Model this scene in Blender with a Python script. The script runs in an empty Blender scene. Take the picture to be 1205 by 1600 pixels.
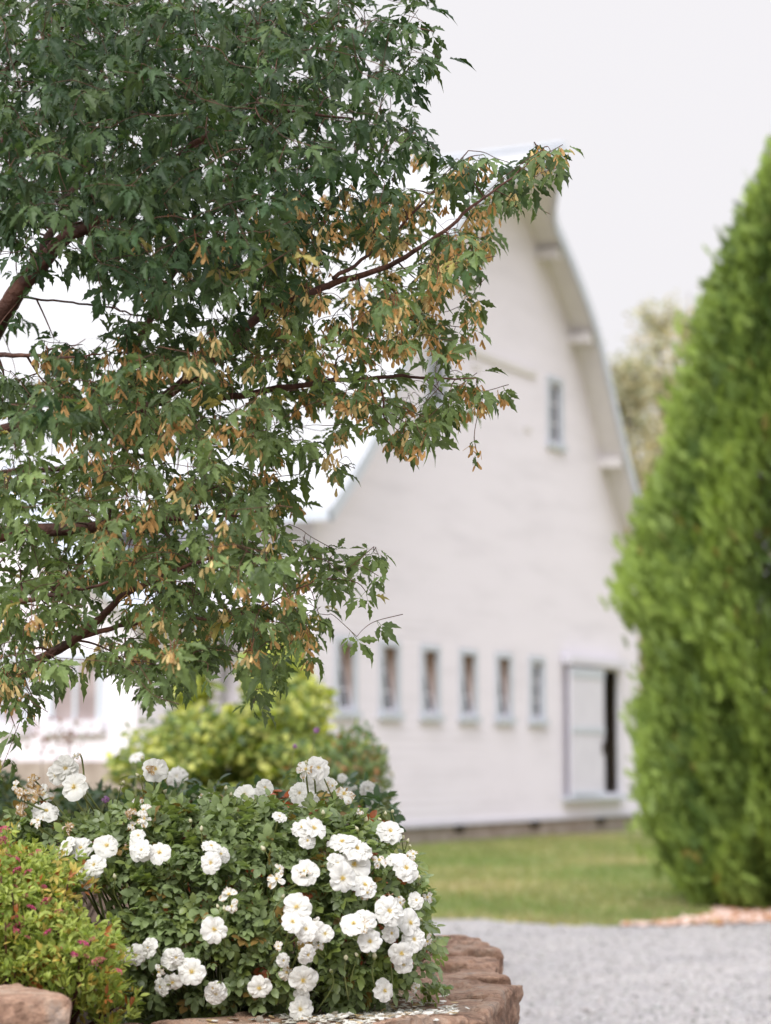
import bpy, bmesh, math
import numpy as np
from mathutils import Vector, Matrix, noise as mnoise

R = math.radians
scene = bpy.context.scene
COL = scene.collection

# ------------------------------------------------------------------ camera
F, CX, CY, HZ, EYE = 3650.0, 602.5, 800.0, 1193.0, 1.1     # photo pixels; eye height in m
TILT = math.atan((HZ - CY) / F)
cd = bpy.data.cameras.new("camera")
cam = bpy.data.objects.new("camera", cd)
COL.objects.link(cam)
cam.location = (0, 0, EYE)
cam.rotation_euler = (R(90) + TILT, 0, 0)
cd.sensor_fit = 'VERTICAL'
cd.sensor_height = 36.0
cd.lens = F / 1600.0 * 36.0
cd.clip_start = 0.05
cd.clip_end = 2000
cd.dof.use_dof = True
cd.dof.focus_distance = 4.95
cd.dof.aperture_fstop = 3.4
cd.dof.aperture_blades = 0
scene.camera = cam

# ------------------------------------------------------------------ sky and sun
SUN_DIR = Vector((-0.38, -0.88, 0.85)).normalized()        # towards the sun
SUN_EL = math.asin(SUN_DIR.z)
SUN_AZ = math.atan2(SUN_DIR.x, SUN_DIR.y)
world = bpy.data.worlds.new("World")
scene.world = world
world.use_nodes = True
nt = world.node_tree
nt.nodes.clear()
wo = nt.nodes.new("ShaderNodeOutputWorld")
bg = nt.nodes.new("ShaderNodeBackground")
bg.inputs["Strength"].default_value = 0.1
sky = nt.nodes.new("ShaderNodeTexSky")
sky.sky_type = 'NISHITA'
sky.sun_disc = False
sky.sun_elevation = SUN_EL
sky.sun_rotation = SUN_AZ
sky.dust_density = 6.0
hs = nt.nodes.new("ShaderNodeHueSaturation")
hs.inputs["Saturation"].default_value = 0.10
hs.inputs["Value"].default_value = 0.8
tc = nt.nodes.new("ShaderNodeTexCoord")
sx = nt.nodes.new("ShaderNodeSeparateXYZ")
rp = nt.nodes.new("ShaderNodeValToRGB")                    # overcast: zenith brighter than horizon
rp.color_ramp.elements[0].position = 0.0
rp.color_ramp.elements[0].color = (0.216, 0.211, 0.2185, 1)
rp.color_ramp.elements[1].position = 1.0
rp.color_ramp.elements[1].color = (0.66, 0.67, 0.735, 1)
e = rp.color_ramp.elements.new(0.33)
e.color = (0.222, 0.217, 0.2245, 1)
sc_ = nt.nodes.new("ShaderNodeMixRGB")
sc_.blend_type = 'MULTIPLY'
sc_.inputs[0].default_value = 1.0
sc_.inputs[2].default_value = (25.5, 25.5, 25.5, 1)
mx = nt.nodes.new("ShaderNodeMixRGB")
mx.inputs[0].default_value = 0.86
nt.links.new(tc.outputs["Generated"], sx.inputs[0])
nt.links.new(sx.outputs["Z"], rp.inputs[0])
nt.links.new(rp.outputs[0], sc_.inputs[1])
nt.links.new(sky.outputs[0], hs.inputs["Color"])
nt.links.new(hs.outputs[0], mx.inputs[1])
nt.links.new(sc_.outputs[0], mx.inputs[2])
nt.links.new(mx.outputs[0], bg.inputs["Color"])
nt.links.new(bg.outputs[0], wo.inputs["Surface"])

sl = bpy.data.lights.new("sun", 'SUN')
sl.energy = 1.9
sl.angle = R(32)
sl.color = (1.0, 0.985, 0.975)
so = bpy.data.objects.new("sun", sl)
COL.objects.link(so)
so.rotation_euler = (-SUN_DIR).to_track_quat('-Z', 'Y').to_euler()

scene.view_settings.view_transform = 'Standard'
scene.view_settings.look = 'None'
scene.view_settings.exposure = 0.80
scene.view_settings.gamma = 1.0

# ------------------------------------------------------------------ helpers
def ray(px, py):
    x, y = (px - CX) / F, (CY - py) / F
    c, s = math.cos(TILT), math.sin(TILT)
    return np.array([x, c - s * y, s + c * y])

def at(px, py, Y):
    """the point at distance Y along the view axis seen at photo pixel px, py"""
    r = ray(px, py)
    return np.array([0, 0, EYE]) + r * (Y / r[1])

def rng(seed):
    return np.random.default_rng(seed)

def mat(name, build):
    m = bpy.data.materials.new(name)
    m.use_nodes = True
    t = m.node_tree
    t.nodes.clear()
    out = t.nodes.new("ShaderNodeOutputMaterial")
    build(t, out)
    return m

def N(t, kind, **kw):
    n = t.nodes.new(kind)
    for k, v in kw.items():
        if k in n.inputs:
            n.inputs[k].default_value = v
        else:
            setattr(n, k, v)
    return n

def ramp(t, stops):
    n = t.nodes.new("ShaderNodeValToRGB")
    els = n.color_ramp.elements
    while len(els) < len(stops):
        els.new(0.5)
    for e_, (p, c) in zip(els, stops):
        e_.position = p
        e_.color = (*c, 1)
    return n

def coords(t, kind="Object"):
    return N(t, "ShaderNodeTexCoord").outputs[kind]

def bsdf(t, out, rough=0.6, spec=0.3):
    b = N(t, "ShaderNodeBsdfPrincipled")
    b.inputs["Roughness"].default_value = rough
    b.inputs["Specular IOR Level"].default_value = spec
    t.links.new(b.outputs[0], out.inputs["Surface"])
    return b

def bump(t, b, height, strength=0.3, dist=0.02):
    n = N(t, "ShaderNodeBump")
    n.inputs["Strength"].default_value = strength
    n.inputs["Distance"].default_value = dist
    t.links.new(height, n.inputs["Height"])
    t.links.new(n.outputs[0], b.inputs["Normal"])

def noise_mat(name, stops, scale=3.0, rough=0.8, spec=0.25, bscale=20.0, bstr=0.3, bdist=0.01, detail=6.0):
    def f(t, out):
        b = bsdf(t, out, rough, spec)
        co = coords(t)
        n = N(t, "ShaderNodeTexNoise", Scale=scale, Detail=detail)
        t.links.new(co, n.inputs["Vector"])
        r_ = ramp(t, stops)
        t.links.new(n.outputs["Fac"], r_.inputs[0])
        t.links.new(r_.outputs[0], b.inputs["Base Color"])
        if bstr > 0:
            n2 = N(t, "ShaderNodeTexNoise", Scale=bscale, Detail=5.0)
            t.links.new(co, n2.inputs["Vector"])
            bump(t, b, n2.outputs["Fac"], bstr, bdist)
    return mat(name, f)

def leaf_mat(name, rough=0.45, spec=0.4, trans=0.3, tboost=(1.25, 1.35, 0.6), vein=60.0):
    """colour of each leaf comes from its own 'tint' attribute"""
    def f(t, out):
        at_ = N(t, "ShaderNodeAttribute")
        at_.attribute_name = "tint"
        n = N(t, "ShaderNodeTexNoise", Scale=vein, Detail=3.0)
        t.links.new(coords(t), n.inputs["Vector"])
        r_ = ramp(t, [(0.3, (0.78, 0.8, 0.78)), (0.7, (1.18, 1.16, 1.15))])
        t.links.new(n.outputs["Fac"], r_.inputs[0])
        m = N(t, "ShaderNodeMixRGB", blend_type='MULTIPLY')
        m.inputs[0].default_value = 1.0
        t.links.new(at_.outputs["Color"], m.inputs[1])
        t.links.new(r_.outputs[0], m.inputs[2])
        b = N(t, "ShaderNodeBsdfPrincipled")
        b.inputs["Roughness"].default_value = rough
        b.inputs["Specular IOR Level"].default_value = spec
        t.links.new(m.outputs[0], b.inputs["Base Color"])
        tr = N(t, "ShaderNodeBsdfTranslucent")
        m2 = N(t, "ShaderNodeMixRGB", blend_type='MULTIPLY')
        m2.inputs[0].default_value = 1.0
        m2.inputs[2].default_value = (*tboost, 1)
        t.links.new(m.outputs[0], m2.inputs[1])
        t.links.new(m2.outputs[0], tr.inputs["Color"])
        ms = N(t, "ShaderNodeMixShader")
        ms.inputs[0].default_value = trans
        t.links.new(b.outputs[0], ms.inputs[1])
        t.links.new(tr.outputs[0], ms.inputs[2])
        t.links.new(ms.outputs[0], out.inputs["Surface"])
    return mat(name, f)

class MB:
    """collects pieces and links them as ONE mesh object"""
    def __init__(self):
        self.v, self.f, self.c, self.n = [], {3: [], 4: []}, [], 0
        self.poly = []
    def add(self, v, f, col=None):
        v = np.asarray(v, float)
        for k in (3, 4):
            fs = [q for q in f if len(q) == k] if not isinstance(f, np.ndarray) else (f if f.shape[1] == k else [])
            if len(fs):
                self.f[k].append(np.asarray(fs, int) + self.n)
        if not isinstance(f, np.ndarray):
            for q in f:
                if len(q) > 4:
                    self.poly.append([i + self.n for i in q])
        self.v.append(v)
        if col is not None:
            c = np.asarray(col, float)
            if c.ndim == 1:
                c = np.tile(c, (len(v), 1))
            self.c.append(c)
        elif self.c or False:
            self.c.append(np.ones((len(v), 3)) * 0.5)
        self.n += len(v)
    def scatter(self, tv, tf, M, T, cols=None, tcol=None):
        """template tv/tf at every matrix M[k] (3x3) and offset T[k]"""
        tv = np.asarray(tv, float)
        tf = np.asarray(tf, int)
        k, n = len(T), len(tv)
        if k == 0:
            return
        V = np.einsum('kij,nj->kni', M, tv) + np.asarray(T)[:, None, :]
        Fc = (tf[None] + (np.arange(k) * n)[:, None, None]).reshape(-1, tf.shape[1])
        C = None
        if cols is not None:
            C = np.repeat(np.asarray(cols)[:, None, :], n, 1)
            if tcol is not None:
                C = C * np.asarray(tcol)[None, :, :] if np.asarray(tcol).ndim == 2 else C
            C = C.reshape(-1, 3)
        self.add(V.reshape(-1, 3), Fc, C)
    def box(self, x0, x1, y0, y1, z0, z1, col=None):
        v = [(x, y, z) for z in (z0, z1) for y in (y0, y1) for x in (x0, x1)]
        f = [(0, 2, 3, 1), (4, 5, 7, 6), (0, 1, 5, 4), (2, 6, 7, 3), (0, 4, 6, 2), (1, 3, 7, 5)]
        self.add(v, f, col)
    def tube(self, pts, rad, sides=6, col=None, cap=True):
        pts = np.asarray(pts, float)
        rad = np.asarray(rad, float) if np.ndim(rad) else np.full(len(pts), rad)
        tan = np.gradient(pts, axis=0)
        tan /= np.linalg.norm(tan, axis=1)[:, None] + 1e-9
        a = np.cross(tan[0], (0, 0, 1.0) if abs(tan[0][2]) < 0.9 else (1.0, 0, 0))
        a /= np.linalg.norm(a)
        rings = []
        for p, t_, r_ in zip(pts, tan, rad):
            a = a - t_ * np.dot(a, t_)
            a /= np.linalg.norm(a) + 1e-9
            b = np.cross(t_, a)
            th = np.arange(sides) / sides * 2 * np.pi
            rings.append(p + r_ * (np.cos(th)[:, None] * a + np.sin(th)[:, None] * b))
        v = np.concatenate(rings)
        f = []
        for i in range(len(pts) - 1):
            for j in range(sides):
                k = (j + 1) % sides
                f.append((i * sides + j, i * sides + k, (i + 1) * sides + k, (i + 1) * sides + j))
        self.add(v, np.asarray(f, int), col)
        if cap and sides > 2:
            for ring, rev in ((0, True), (len(pts) - 1, False)):
                idx = [ring * sides + j for j in range(sides)]
                idx = [i - len(v) + self.n for i in (idx[::-1] if rev else idx)]
                (self.f[sides].append(np.asarray([idx])) if sides in (3, 4) else self.poly.append(idx))
    def build(self, name, m, parent=None, smooth=False):
        me = bpy.data.meshes.new(name)
        V = np.concatenate(self.v) if self.v else np.zeros((0, 3))
        T = np.concatenate(self.f[3]) if self.f[3] else np.zeros((0, 3), int)
        Q = np.concatenate(self.f[4]) if self.f[4] else np.zeros((0, 4), int)
        pl = [len(p) for p in self.poly]
        loops = np.concatenate([T.ravel(), Q.ravel(), np.array([i for p in self.poly for i in p], int)]).astype(np.int32)
        tot = np.concatenate([np.full(len(T), 3), np.full(len(Q), 4), np.array(pl, int)]).astype(np.int32)
        start = np.concatenate([[0], np.cumsum(tot)[:-1]]).astype(np.int32) if len(tot) else tot
        me.vertices.add(len(V))
        me.vertices.foreach_set("co", V.astype(np.float32).ravel())
        me.loops.add(len(loops))
        me.loops.foreach_set("vertex_index", loops)
        me.polygons.add(len(tot))
        me.polygons.foreach_set("loop_start", start)
        me.polygons.foreach_set("loop_total", tot)
        me.polygons.foreach_set("use_smooth", np.full(len(tot), bool(smooth)))
        me.update(calc_edges=True)
        if self.c:
            C = np.concatenate(self.c)
            if len(C) == len(V):
                a = me.attributes.new("tint", 'FLOAT_COLOR', 'POINT')
                a.data.foreach_set("color", np.concatenate([C, np.ones((len(C), 1))], 1).astype(np.float32).ravel())
        me.validate()
        me.materials.append(m)
        o = bpy.data.objects.new(name, me)
        COL.objects.link(o)
        if parent is not None:
            o.parent = parent
        return o

def tag(o, label=None, cat=None, group=None, kind=None):
    if label: o["label"] = label
    if cat: o["category"] = cat
    if group: o["group"] = group
    if kind: o["kind"] = kind
    return o

def empty(name, loc=(0, 0, 0), rz=0.0):
    o = bpy.data.objects.new(name, None)
    o.empty_display_size = 0.2
    COL.objects.link(o)
    o.location = loc
    o.rotation_euler = (0, 0, rz)
    return o

def frames(x, z):
    """rotation matrices with column 0 along x and column 2 near z"""
    x = x / (np.linalg.norm(x, axis=1)[:, None] + 1e-9)
    y = np.cross(z, x)
    y /= np.linalg.norm(y, axis=1)[:, None] + 1e-9
    z = np.cross(x, y)
    return np.stack([x, y, z], 2)

def smooth_path(pts, n=8):
    """Catmull-Rom through pts (rows may carry a radius)"""
    p = np.asarray(pts, float)
    p = np.vstack([2 * p[0] - p[1], p, 2 * p[-1] - p[-2]])
    out = []
    for i in range(1, len(p) - 2):
        for k in range(n):
            t_ = k / n
            a, b, c, d = p[i - 1], p[i], p[i + 1], p[i + 2]
            out.append(0.5 * (2 * b + (c - a) * t_ + (2 * a - 5 * b + 4 * c - d) * t_ ** 2 + (3 * b - a - 3 * c + d) * t_ ** 3))
    out.append(p[-2])
    return np.array(out)

def inside(poly, x, y):
    c = np.zeros(len(x), bool)
    n = len(poly)
    for i in range(n):
        x0, y0 = poly[i]
        x1, y1 = poly[(i + 1) % n]
        if y0 == y1:
            continue
        h = ((y0 > y) != (y1 > y)) & (x < (x1 - x0) * (y - y0) / (y1 - y0) + x0)
        c ^= h
    return c

# ------------------------------------------------------------------ materials
def siding(name, base, lap=0.14):
    def f(t, out):
        b = bsdf(t, out, 0.55, 0.3)
        co = coords(t)
        s = N(t, "ShaderNodeSeparateXYZ")
        t.links.new(co, s.inputs[0])
        d = N(t, "ShaderNodeMath", operation='DIVIDE')
        d.inputs[1].default_value = lap
        t.links.new(s.outputs["Z"], d.inputs[0])
        fr = N(t, "ShaderNodeMath", operation='FRACT')
        t.links.new(d.outputs[0], fr.inputs[0])
        inv = N(t, "ShaderNodeMath", operation='SUBTRACT')
        inv.inputs[0].default_value = 1.0
        t.links.new(fr.outputs[0], inv.inputs[1])
        bump(t, b, inv.outputs[0], 0.25, 0.02)
        mp = N(t, "ShaderNodeMapping")
        mp.inputs["Scale"].default_value = (0.35, 0.35, 2.2)
        t.links.new(co, mp.inputs["Vector"])
        n = N(t, "ShaderNodeTexNoise", Scale=1.3, Detail=7.0, Roughness=0.65)
        t.links.new(mp.outputs[0], n.inputs["Vector"])
        r_ = ramp(t, [(0.30, tuple(c * 0.90 for c in base)), (0.5, base), (0.75, tuple(min(1, c * 1.03) for c in base))])
        t.links.new(n.outputs["Fac"], r_.inputs[0])
        t.links.new(r_.outputs[0], b.inputs["Base Color"])
    return mat(name, f)

M_SIDING = siding("white_siding", (0.765, 0.725, 0.785))
M_TRIM = noise_mat("pale_blue_trim", [(0.3, (0.48, 0.515, 0.58)), (0.7, (0.54, 0.575, 0.635))], 4, 0.5, 0.35, 30, 0.1)
M_DOORW = noise_mat("door_paint", [(0.3, (0.62, 0.605, 0.67)), (0.7, (0.67, 0.655, 0.72))], 3, 0.9, 0.1, 30, 0.15)
M_SOFFIT = noise_mat("soffit_boards", [(0.3, (0.64, 0.61, 0.62)), (0.7, (0.70, 0.67, 0.68))], 5, 0.6, 0.3, 30, 0.15)
M_JAMB = noise_mat("bare_wood_jamb", [(0.3, (0.40, 0.27, 0.21)), (0.7, (0.54, 0.40, 0.34))], 8, 0.7, 0.2, 60, 0.2)
M_DARK = noise_mat("dark_interior_wood", [(0.3, (0.03, 0.022, 0.016)), (0.7, (0.06, 0.045, 0.03))], 6, 0.8, 0.1, 30, 0.2)
M_CONC = noise_mat("rough_concrete", [(0.25, (0.22, 0.175, 0.145)), (0.5, (0.33, 0.275, 0.235)), (0.8, (0.42, 0.36, 0.32))], 5, 0.9, 0.15, 30, 0.5)
def roof_f(t, out):
    b = bsdf(t, out, 0.45, 0.4)
    co = coords(t)
    s = N(t, "ShaderNodeSeparateXYZ")
    t.links.new(co, s.inputs[0])
    d = N(t, "ShaderNodeMath", operation='MULTIPLY')
    d.inputs[1].default_value = 2 * math.pi / 0.23
    t.links.new(s.outputs["Y"], d.inputs[0])
    sn = N(t, "ShaderNodeMath", operation='SINE')
    t.links.new(d.outputs[0], sn.inputs[0])
    pw = N(t, "ShaderNodeMath", operation='POWER')
    ab = N(t, "ShaderNodeMath", operation='ABSOLUTE')
    t.links.new(sn.outputs[0], ab.inputs[0])
    t.links.new(ab.outputs[0], pw.inputs[0])
    pw.inputs[1].default_value = 6.0
    bump(t, b, pw.outputs[0], 0.8, 0.02)
    n = N(t, "ShaderNodeTexNoise", Scale=0.8, Detail=6.0)
    t.links.new(co, n.inputs["Vector"])
    r_ = ramp(t, [(0.3, (0.40, 0.40, 0.405)), (0.7, (0.45, 0.45, 0.455))])
    t.links.new(n.outputs["Fac"], r_.inputs[0])
    t.links.new(r_.outputs[0], b.inputs["Base Color"])
M_ROOF = mat("white_metal_roof", roof_f)
def glass_f(t, out):
    b = bsdf(t, out, 0.05, 0.5)
    b.inputs["Base Color"].default_value = (0.03, 0.035, 0.04, 1)
M_PANE = mat("dark_window_glass", glass_f)
M_CURT = noise_mat("pane_with_pale_blind", [(0.3, (0.25, 0.20, 0.20)), (0.7, (0.42, 0.35, 0.35))], 3, 0.15, 0.5, 10, 0.0)

def lawn_f(t, out):
    b = bsdf(t, out, 0.85, 0.15)
    co = coords(t)
    mp = N(t, "ShaderNodeMapping")
    mp.inputs["Scale"].default_value = (0.5, 1.0, 1.0)
    t.links.new(co, mp.inputs["Vector"])
    n = N(t, "ShaderNodeTexNoise", Scale=0.45, Detail=6.0, Roughness=0.62)
    t.links.new(mp.outputs[0], n.inputs["Vector"])
    r_ = ramp(t, [(0.28, (0.125, 0.175, 0.055)), (0.42, (0.185, 0.21, 0.08)), (0.53, (0.28, 0.245, 0.12)), (0.72, (0.36, 0.29, 0.17))])
    t.links.new(n.outputs["Fac"], r_.inputs[0])
    n2 = N(t, "ShaderNodeTexNoise", Scale=9.0, Detail=6.0)
    t.links.new(co, n2.inputs["Vector"])
    r2 = ramp(t, [(0.3, (0.7, 0.72, 0.7)), (0.7, (1.25, 1.22, 1.2))])
    t.links.new(n2.outputs["Fac"], r2.inputs[0])
    m = N(t, "ShaderNodeMixRGB", blend_type='MULTIPLY')
    m.inputs[0].default_value = 1
    t.links.new(r_.outputs[0], m.inputs[1])
    t.links.new(r2.outputs[0], m.inputs[2])
    t.links.new(m.outputs[0], b.inputs["Base Color"])
    bump(t, b, n2.outputs["Fac"], 0.5, 0.03)
M_LAWN = mat("lawn_turf", lawn_f)

def gravel_f(t, out):
    b = bsdf(t, out, 0.85, 0.2)
    co = coords(t)
    v = N(t, "ShaderNodeTexVoronoi", Scale=75.0)
    t.links.new(co, v.inputs["Vector"])
    bw = N(t, "ShaderNodeRGBToBW")
    t.links.new(v.outputs["Color"], bw.inputs[0])
    r_ = ramp(t, [(0.1, (0.20, 0.19, 0.185)), (0.45, (0.285, 0.272, 0.265)), (0.7, (0.355, 0.34, 0.331)), (0.95, (0.48, 0.463, 0.45))])
    t.links.new(bw.outputs[0], r_.inputs[0])
    n = N(t, "ShaderNodeTexNoise", Scale=1.6, Detail=7.0, Roughness=0.65)
    t.links.new(co, n.inputs["Vector"])
    r2 = ramp(t, [(0.3, (0.82, 0.82, 0.84)), (0.7, (1.12, 1.09, 1.07))])
    t.links.new(n.outputs["Fac"], r2.inputs[0])
    m = N(t, "ShaderNodeMixRGB", blend_type='MULTIPLY')
    m.inputs[0].default_value = 1
    t.links.new(r_.outputs[0], m.inputs[1])
    t.links.new(r2.outputs[0], m.inputs[2])
    t.links.new(m.outputs[0], b.inputs["Base Color"])
    bump(t, b, v.outputs["Distance"], -0.8, 0.015)
M_GRAVEL = mat("crushed_gravel", gravel_f)

def stone_f(t, out):
    b = bsdf(t, out, 0.85, 0.2)
    oi = N(t, "ShaderNodeObjectInfo")
    co = coords(t)
    ad = N(t, "ShaderNodeVectorMath", operation='ADD')
    t.links.new(co, ad.inputs[0])
    t.links.new(oi.outputs["Random"], ad.inputs[1])
    n = N(t, "ShaderNodeTexNoise", Scale=9.0, Detail=10.0, Roughness=0.72)
    t.links.new(ad.outputs[0], n.inputs["Vector"])
    r_ = ramp(t, [(0.30, (0.13, 0.09, 0.07)), (0.42, (0.29, 0.175, 0.12)), (0.50, (0.42, 0.265, 0.185)), (0.58, (0.47, 0.335, 0.25)), (0.66, (0.34, 0.275, 0.235)), (0.78, (0.50, 0.42, 0.36))])
    t.links.new(n.outputs["Fac"], r_.inputs[0])
    hsv = N(t, "ShaderNodeHueSaturation")
    mr = N(t, "ShaderNodeMapRange")
    mr.inputs[3].default_value = 0.75
    mr.inputs[4].default_value = 1.1
    t.links.new(oi.outputs["Random"], mr.inputs[0])
    t.links.new(mr.outputs[0], hsv.inputs["Value"])
    n3 = N(t, "ShaderNodeTexNoise", Scale=48.0, Detail=8.0, Roughness=0.75)
    t.links.new(ad.outputs[0], n3.inputs["Vector"])
    r3 = ramp(t, [(0.32, (0.55, 0.53, 0.52)), (0.5, (1.0, 1.0, 1.0)), (0.68, (1.25, 1.22, 1.18))])
    t.links.new(n3.outputs["Fac"], r3.inputs[0])
    mm = N(t, "ShaderNodeMixRGB", blend_type='MULTIPLY')
    mm.inputs[0].default_value = 1.0
    t.links.new(r_.outputs[0], mm.inputs[1])
    t.links.new(r3.outputs[0], mm.inputs[2])
    t.links.new(mm.outputs[0], hsv.inputs["Color"])
    t.links.new(hsv.outputs[0], b.inputs["Base Color"])
    n2 = N(t, "ShaderNodeTexNoise", Scale=60.0, Detail=8.0, Roughness=0.7)
    t.links.new(co, n2.inputs["Vector"])
    bump(t, b, n2.outputs["Fac"], 0.9, 0.02)
M_STONE = mat("red_brown_stone", stone_f)
M_SOIL = noise_mat("dark_soil", [(0.3, (0.05, 0.034, 0.024)), (0.7, (0.12, 0.08, 0.055))], 12, 0.95, 0.1, 60, 0.7, 0.02)
M_MULCH = noise_mat("bark_chips_bed", [(0.3, (0.28, 0.14, 0.08)), (0.5, (0.42, 0.26, 0.18)), (0.7, (0.55, 0.42, 0.35))], 14, 0.9, 0.1, 30, 0.8, 0.03)
M_BARK = noise_mat("cinnamon_bark", [(0.3, (0.036, 0.015, 0.011)), (0.5, (0.08, 0.034, 0.023)), (0.72, (0.155, 0.07, 0.044))], 22, 0.65, 0.3, 60, 0.8, 0.012)
M_BARKG = noise_mat("grey_bark", [(0.3, (0.08, 0.06, 0.05)), (0.7, (0.17, 0.13, 0.10))], 12, 0.85, 0.15, 30, 0.6, 0.02)
M_STEM = noise_mat("green_stem", [(0.3, (0.10, 0.13, 0.035)), (0.7, (0.18, 0.19, 0.06))], 20, 0.5, 0.3, 60, 0.1)
M_MAPLE = leaf_mat("maple_leaf", 0.52, 0.28, 0.28)
M_SEED = leaf_mat("samara_seed", 0.6, 0.2, 0.4, (1.3, 1.1, 0.7), 90)
M_ROSELEAF = leaf_mat("rose_leaf", 0.38, 0.45, 0.35)
M_SPIREA = leaf_mat("spirea_leaf", 0.5, 0.3, 0.35, (1.2, 1.25, 0.5))
M_ARBOR = leaf_mat("arborvitae_spray", 0.55, 0.25, 0.25, (1.3, 1.35, 0.4), 14)
M_SHRUB = leaf_mat("garden_shrub_leaf", 0.5, 0.3, 0.35, (1.2, 1.25, 0.5), 20)
M_FARLEAF = leaf_mat("far_tree_leaf", 0.6, 0.2, 0.35, (1.2, 1.15, 0.7), 3)
M_GRASS = leaf_mat("grass_blade", 0.6, 0.2, 0.3, (1.2, 1.25, 0.5), 2)
M_PETAL = leaf_mat("white_petal", 0.6, 0.2, 0.35, (1.0, 1.0, 0.97), 70)
M_STAMEN = noise_mat("yellow_stamens", [(0.3, (0.62, 0.42, 0.08)), (0.7, (0.78, 0.60, 0.18))], 60, 0.7, 0.2, 60, 0.0)
M_PINK = leaf_mat("pink_flower", 0.6, 0.2, 0.3, (1.1, 0.9, 0.95), 120)

# ------------------------------------------------------------------ ground
def sheet(name, poly, z, m):
    bm = bmesh.new()
    vs = [bm.verts.new((x, y, z)) for x, y in poly]
    f = bm.faces.new(vs)
    f.normal_update()
    if f.normal.z < 0:
        f.normal_flip()
    bmesh.ops.triangulate(bm, faces=[f])
    me = bpy.data.meshes.new(name)
    bm.to_mesh(me)
    bm.free()
    me.materials.append(m)
    o = bpy.data.objects.new(name, me)
    COL.objects.link(o)
    o["kind"] = "structure"
    return o

sheet("lawn", [(-600, -300), (600, -300), (600, 900), (-600, 900)], 0.0, M_LAWN)
EDGE = [(-30, 18.5), (-8, 17.6), (-3, 17.2), (0.35, 16.75), (0.9, 16.35), (1.35, 16.1), (1.75, 16.05), (2.2, 16.25), (2.75, 16.45), (4.5, 16.3), (12, 15.2), (30, 14)]
edge = smooth_path(EDGE, 8)
g_ = rng(3)
edge = edge + np.stack([np.zeros(len(edge)), g_.normal(0, 0.07, len(edge))], 1)
sheet("gravel_drive", [(30, -20), (-30, -20)] + [tuple(p) for p in edge], 0.004, M_GRAVEL)
mul = [(1.85, 16.15), (2.3, 16.32), (3.0, 16.42), (4.2, 16.4), (6, 16.2), (7, 18), (6, 20), (4, 20.5), (2.95, 19.6), (2.5, 18), (2.4, 17.2), (2.15, 16.75), (1.9, 16.4)]
sheet("mulch_bed", [tuple(p) for p in smooth_path(mul + [mul[0]], 5)[:-1]], 0.008, M_MULCH)

def grass_blades():
    g = rng(5)
    n = 60000
    x = g.uniform(-1.2, 4.2, n)
    y = 15.9 + (g.random(n) ** 1.6) * 20
    ey = np.interp(x, edge[:, 0], edge[:, 1])
    ok = y > ey - 0.02
    mp_ = np.array(mul)
    ok &= ~inside(mul, x, y)
    rel = (y - 32.1) * math.cos(R(26.46)) * 0 + ((x - 0.44) * 0.8953 - (y - 32.1) * 0.4456)
    ok &= rel > 0.1                       # in front of the barn
    x, y = x[ok], y[ok]
    k = len(x)
    h = g.uniform(0.025, 0.06, k)
    a = g.uniform(0, 2 * np.pi, k)
    wd = g.uniform(0.004, 0.008, k) * (1 + (y - 16) * 0.06)
    lean = g.normal(0, 0.025, (k, 2))
    V = np.zeros((k, 3, 3))
    V[:, 0] = np.stack([x - np.cos(a) * wd, y - np.sin(a) * wd, np.zeros(k)], 1)
    V[:, 1] = np.stack([x + np.cos(a) * wd, y + np.sin(a) * wd, np.zeros(k)], 1)
    V[:, 2] = np.stack([x + lean[:, 0], y + lean[:, 1], h], 1)
    dry = np.array([0.5 + 0.5 * mnoise.noise(Vector((xx * 0.6, yy * 0.5, 3.0))) + g.normal(0, 0.15) for xx, yy in zip(x, y)])
    dry = np.clip((dry - 0.35) * 1.6, 0, 1)[:, None]
    c = (1 - dry) * np.array([0.17, 0.23, 0.075]) + dry * np.array([0.40, 0.34, 0.19])
    c *= g.uniform(0.8, 1.2, (k, 1))
    m = MB()
    m.add(V.reshape(-1, 3), np.arange(3 * k).reshape(-1, 3), np.repeat(c, 3, 0))
    tag(m.build("grass", M_GRASS), "short patchy green and straw lawn grass in front of the barn", "grass", kind="stuff")
grass_blades()

def loose_gravel():
    g = rng(8)
    n = 9000
    y = 8.5 + g.random(n) ** 1.3 * 8.2
    x = g.uniform(0.1, 1, n) * (y * 0.19) + 0.05
    ok = (y < np.interp(x, edge[:, 0], edge[:, 1]) + 0.03) & ((x > 0.5) | (y > 8.5))
    x, y = x[ok], y[ok]
    k = len(x)
    t_ = np.array([(1, 0, 0), (0, 1, 0), (-1, 0, 0), (0, -1, 0), (0, 0, 1), (0, 0, -1)]) * np.array([1, 0.8, 0.6])
    tf = [(0, 1, 4), (1, 2, 4), (2, 3, 4), (3, 0, 4), (1, 0, 5), (2, 1, 5), (3, 2, 5), (0, 3, 5)]
    ang = g.uniform(0, 6.28, k)
    s = g.gamma(3, 0.0016, k) + 0.003
    M = np.zeros((k, 3, 3))
    M[:, 0, 0] = np.cos(ang) * s; M[:, 0, 1] = -np.sin(ang) * s
    M[:, 1, 0] = np.sin(ang) * s; M[:, 1, 1] = np.cos(ang) * s
    M[:, 2, 2] = s
    T = np.stack([x, y, 0.004 + s * 0.3], 1)
    base = g.uniform(0.18, 0.46, (k, 1)) * np.array([1.0, 0.965, 0.94]) * g.uniform(0.96, 1.04, (k, 3))
    m = MB()
    m.scatter(t_, tf, M, T, base)
    tag(m.build("loose_gravel", M_PINK2), "loose grey stones lying over the gravel drive", "gravel", kind="stuff")
M_PINK2 = leaf_mat("loose_stone", 0.9, 0.15, 0.0, (1, 1, 1), 40)
loose_gravel()

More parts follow.
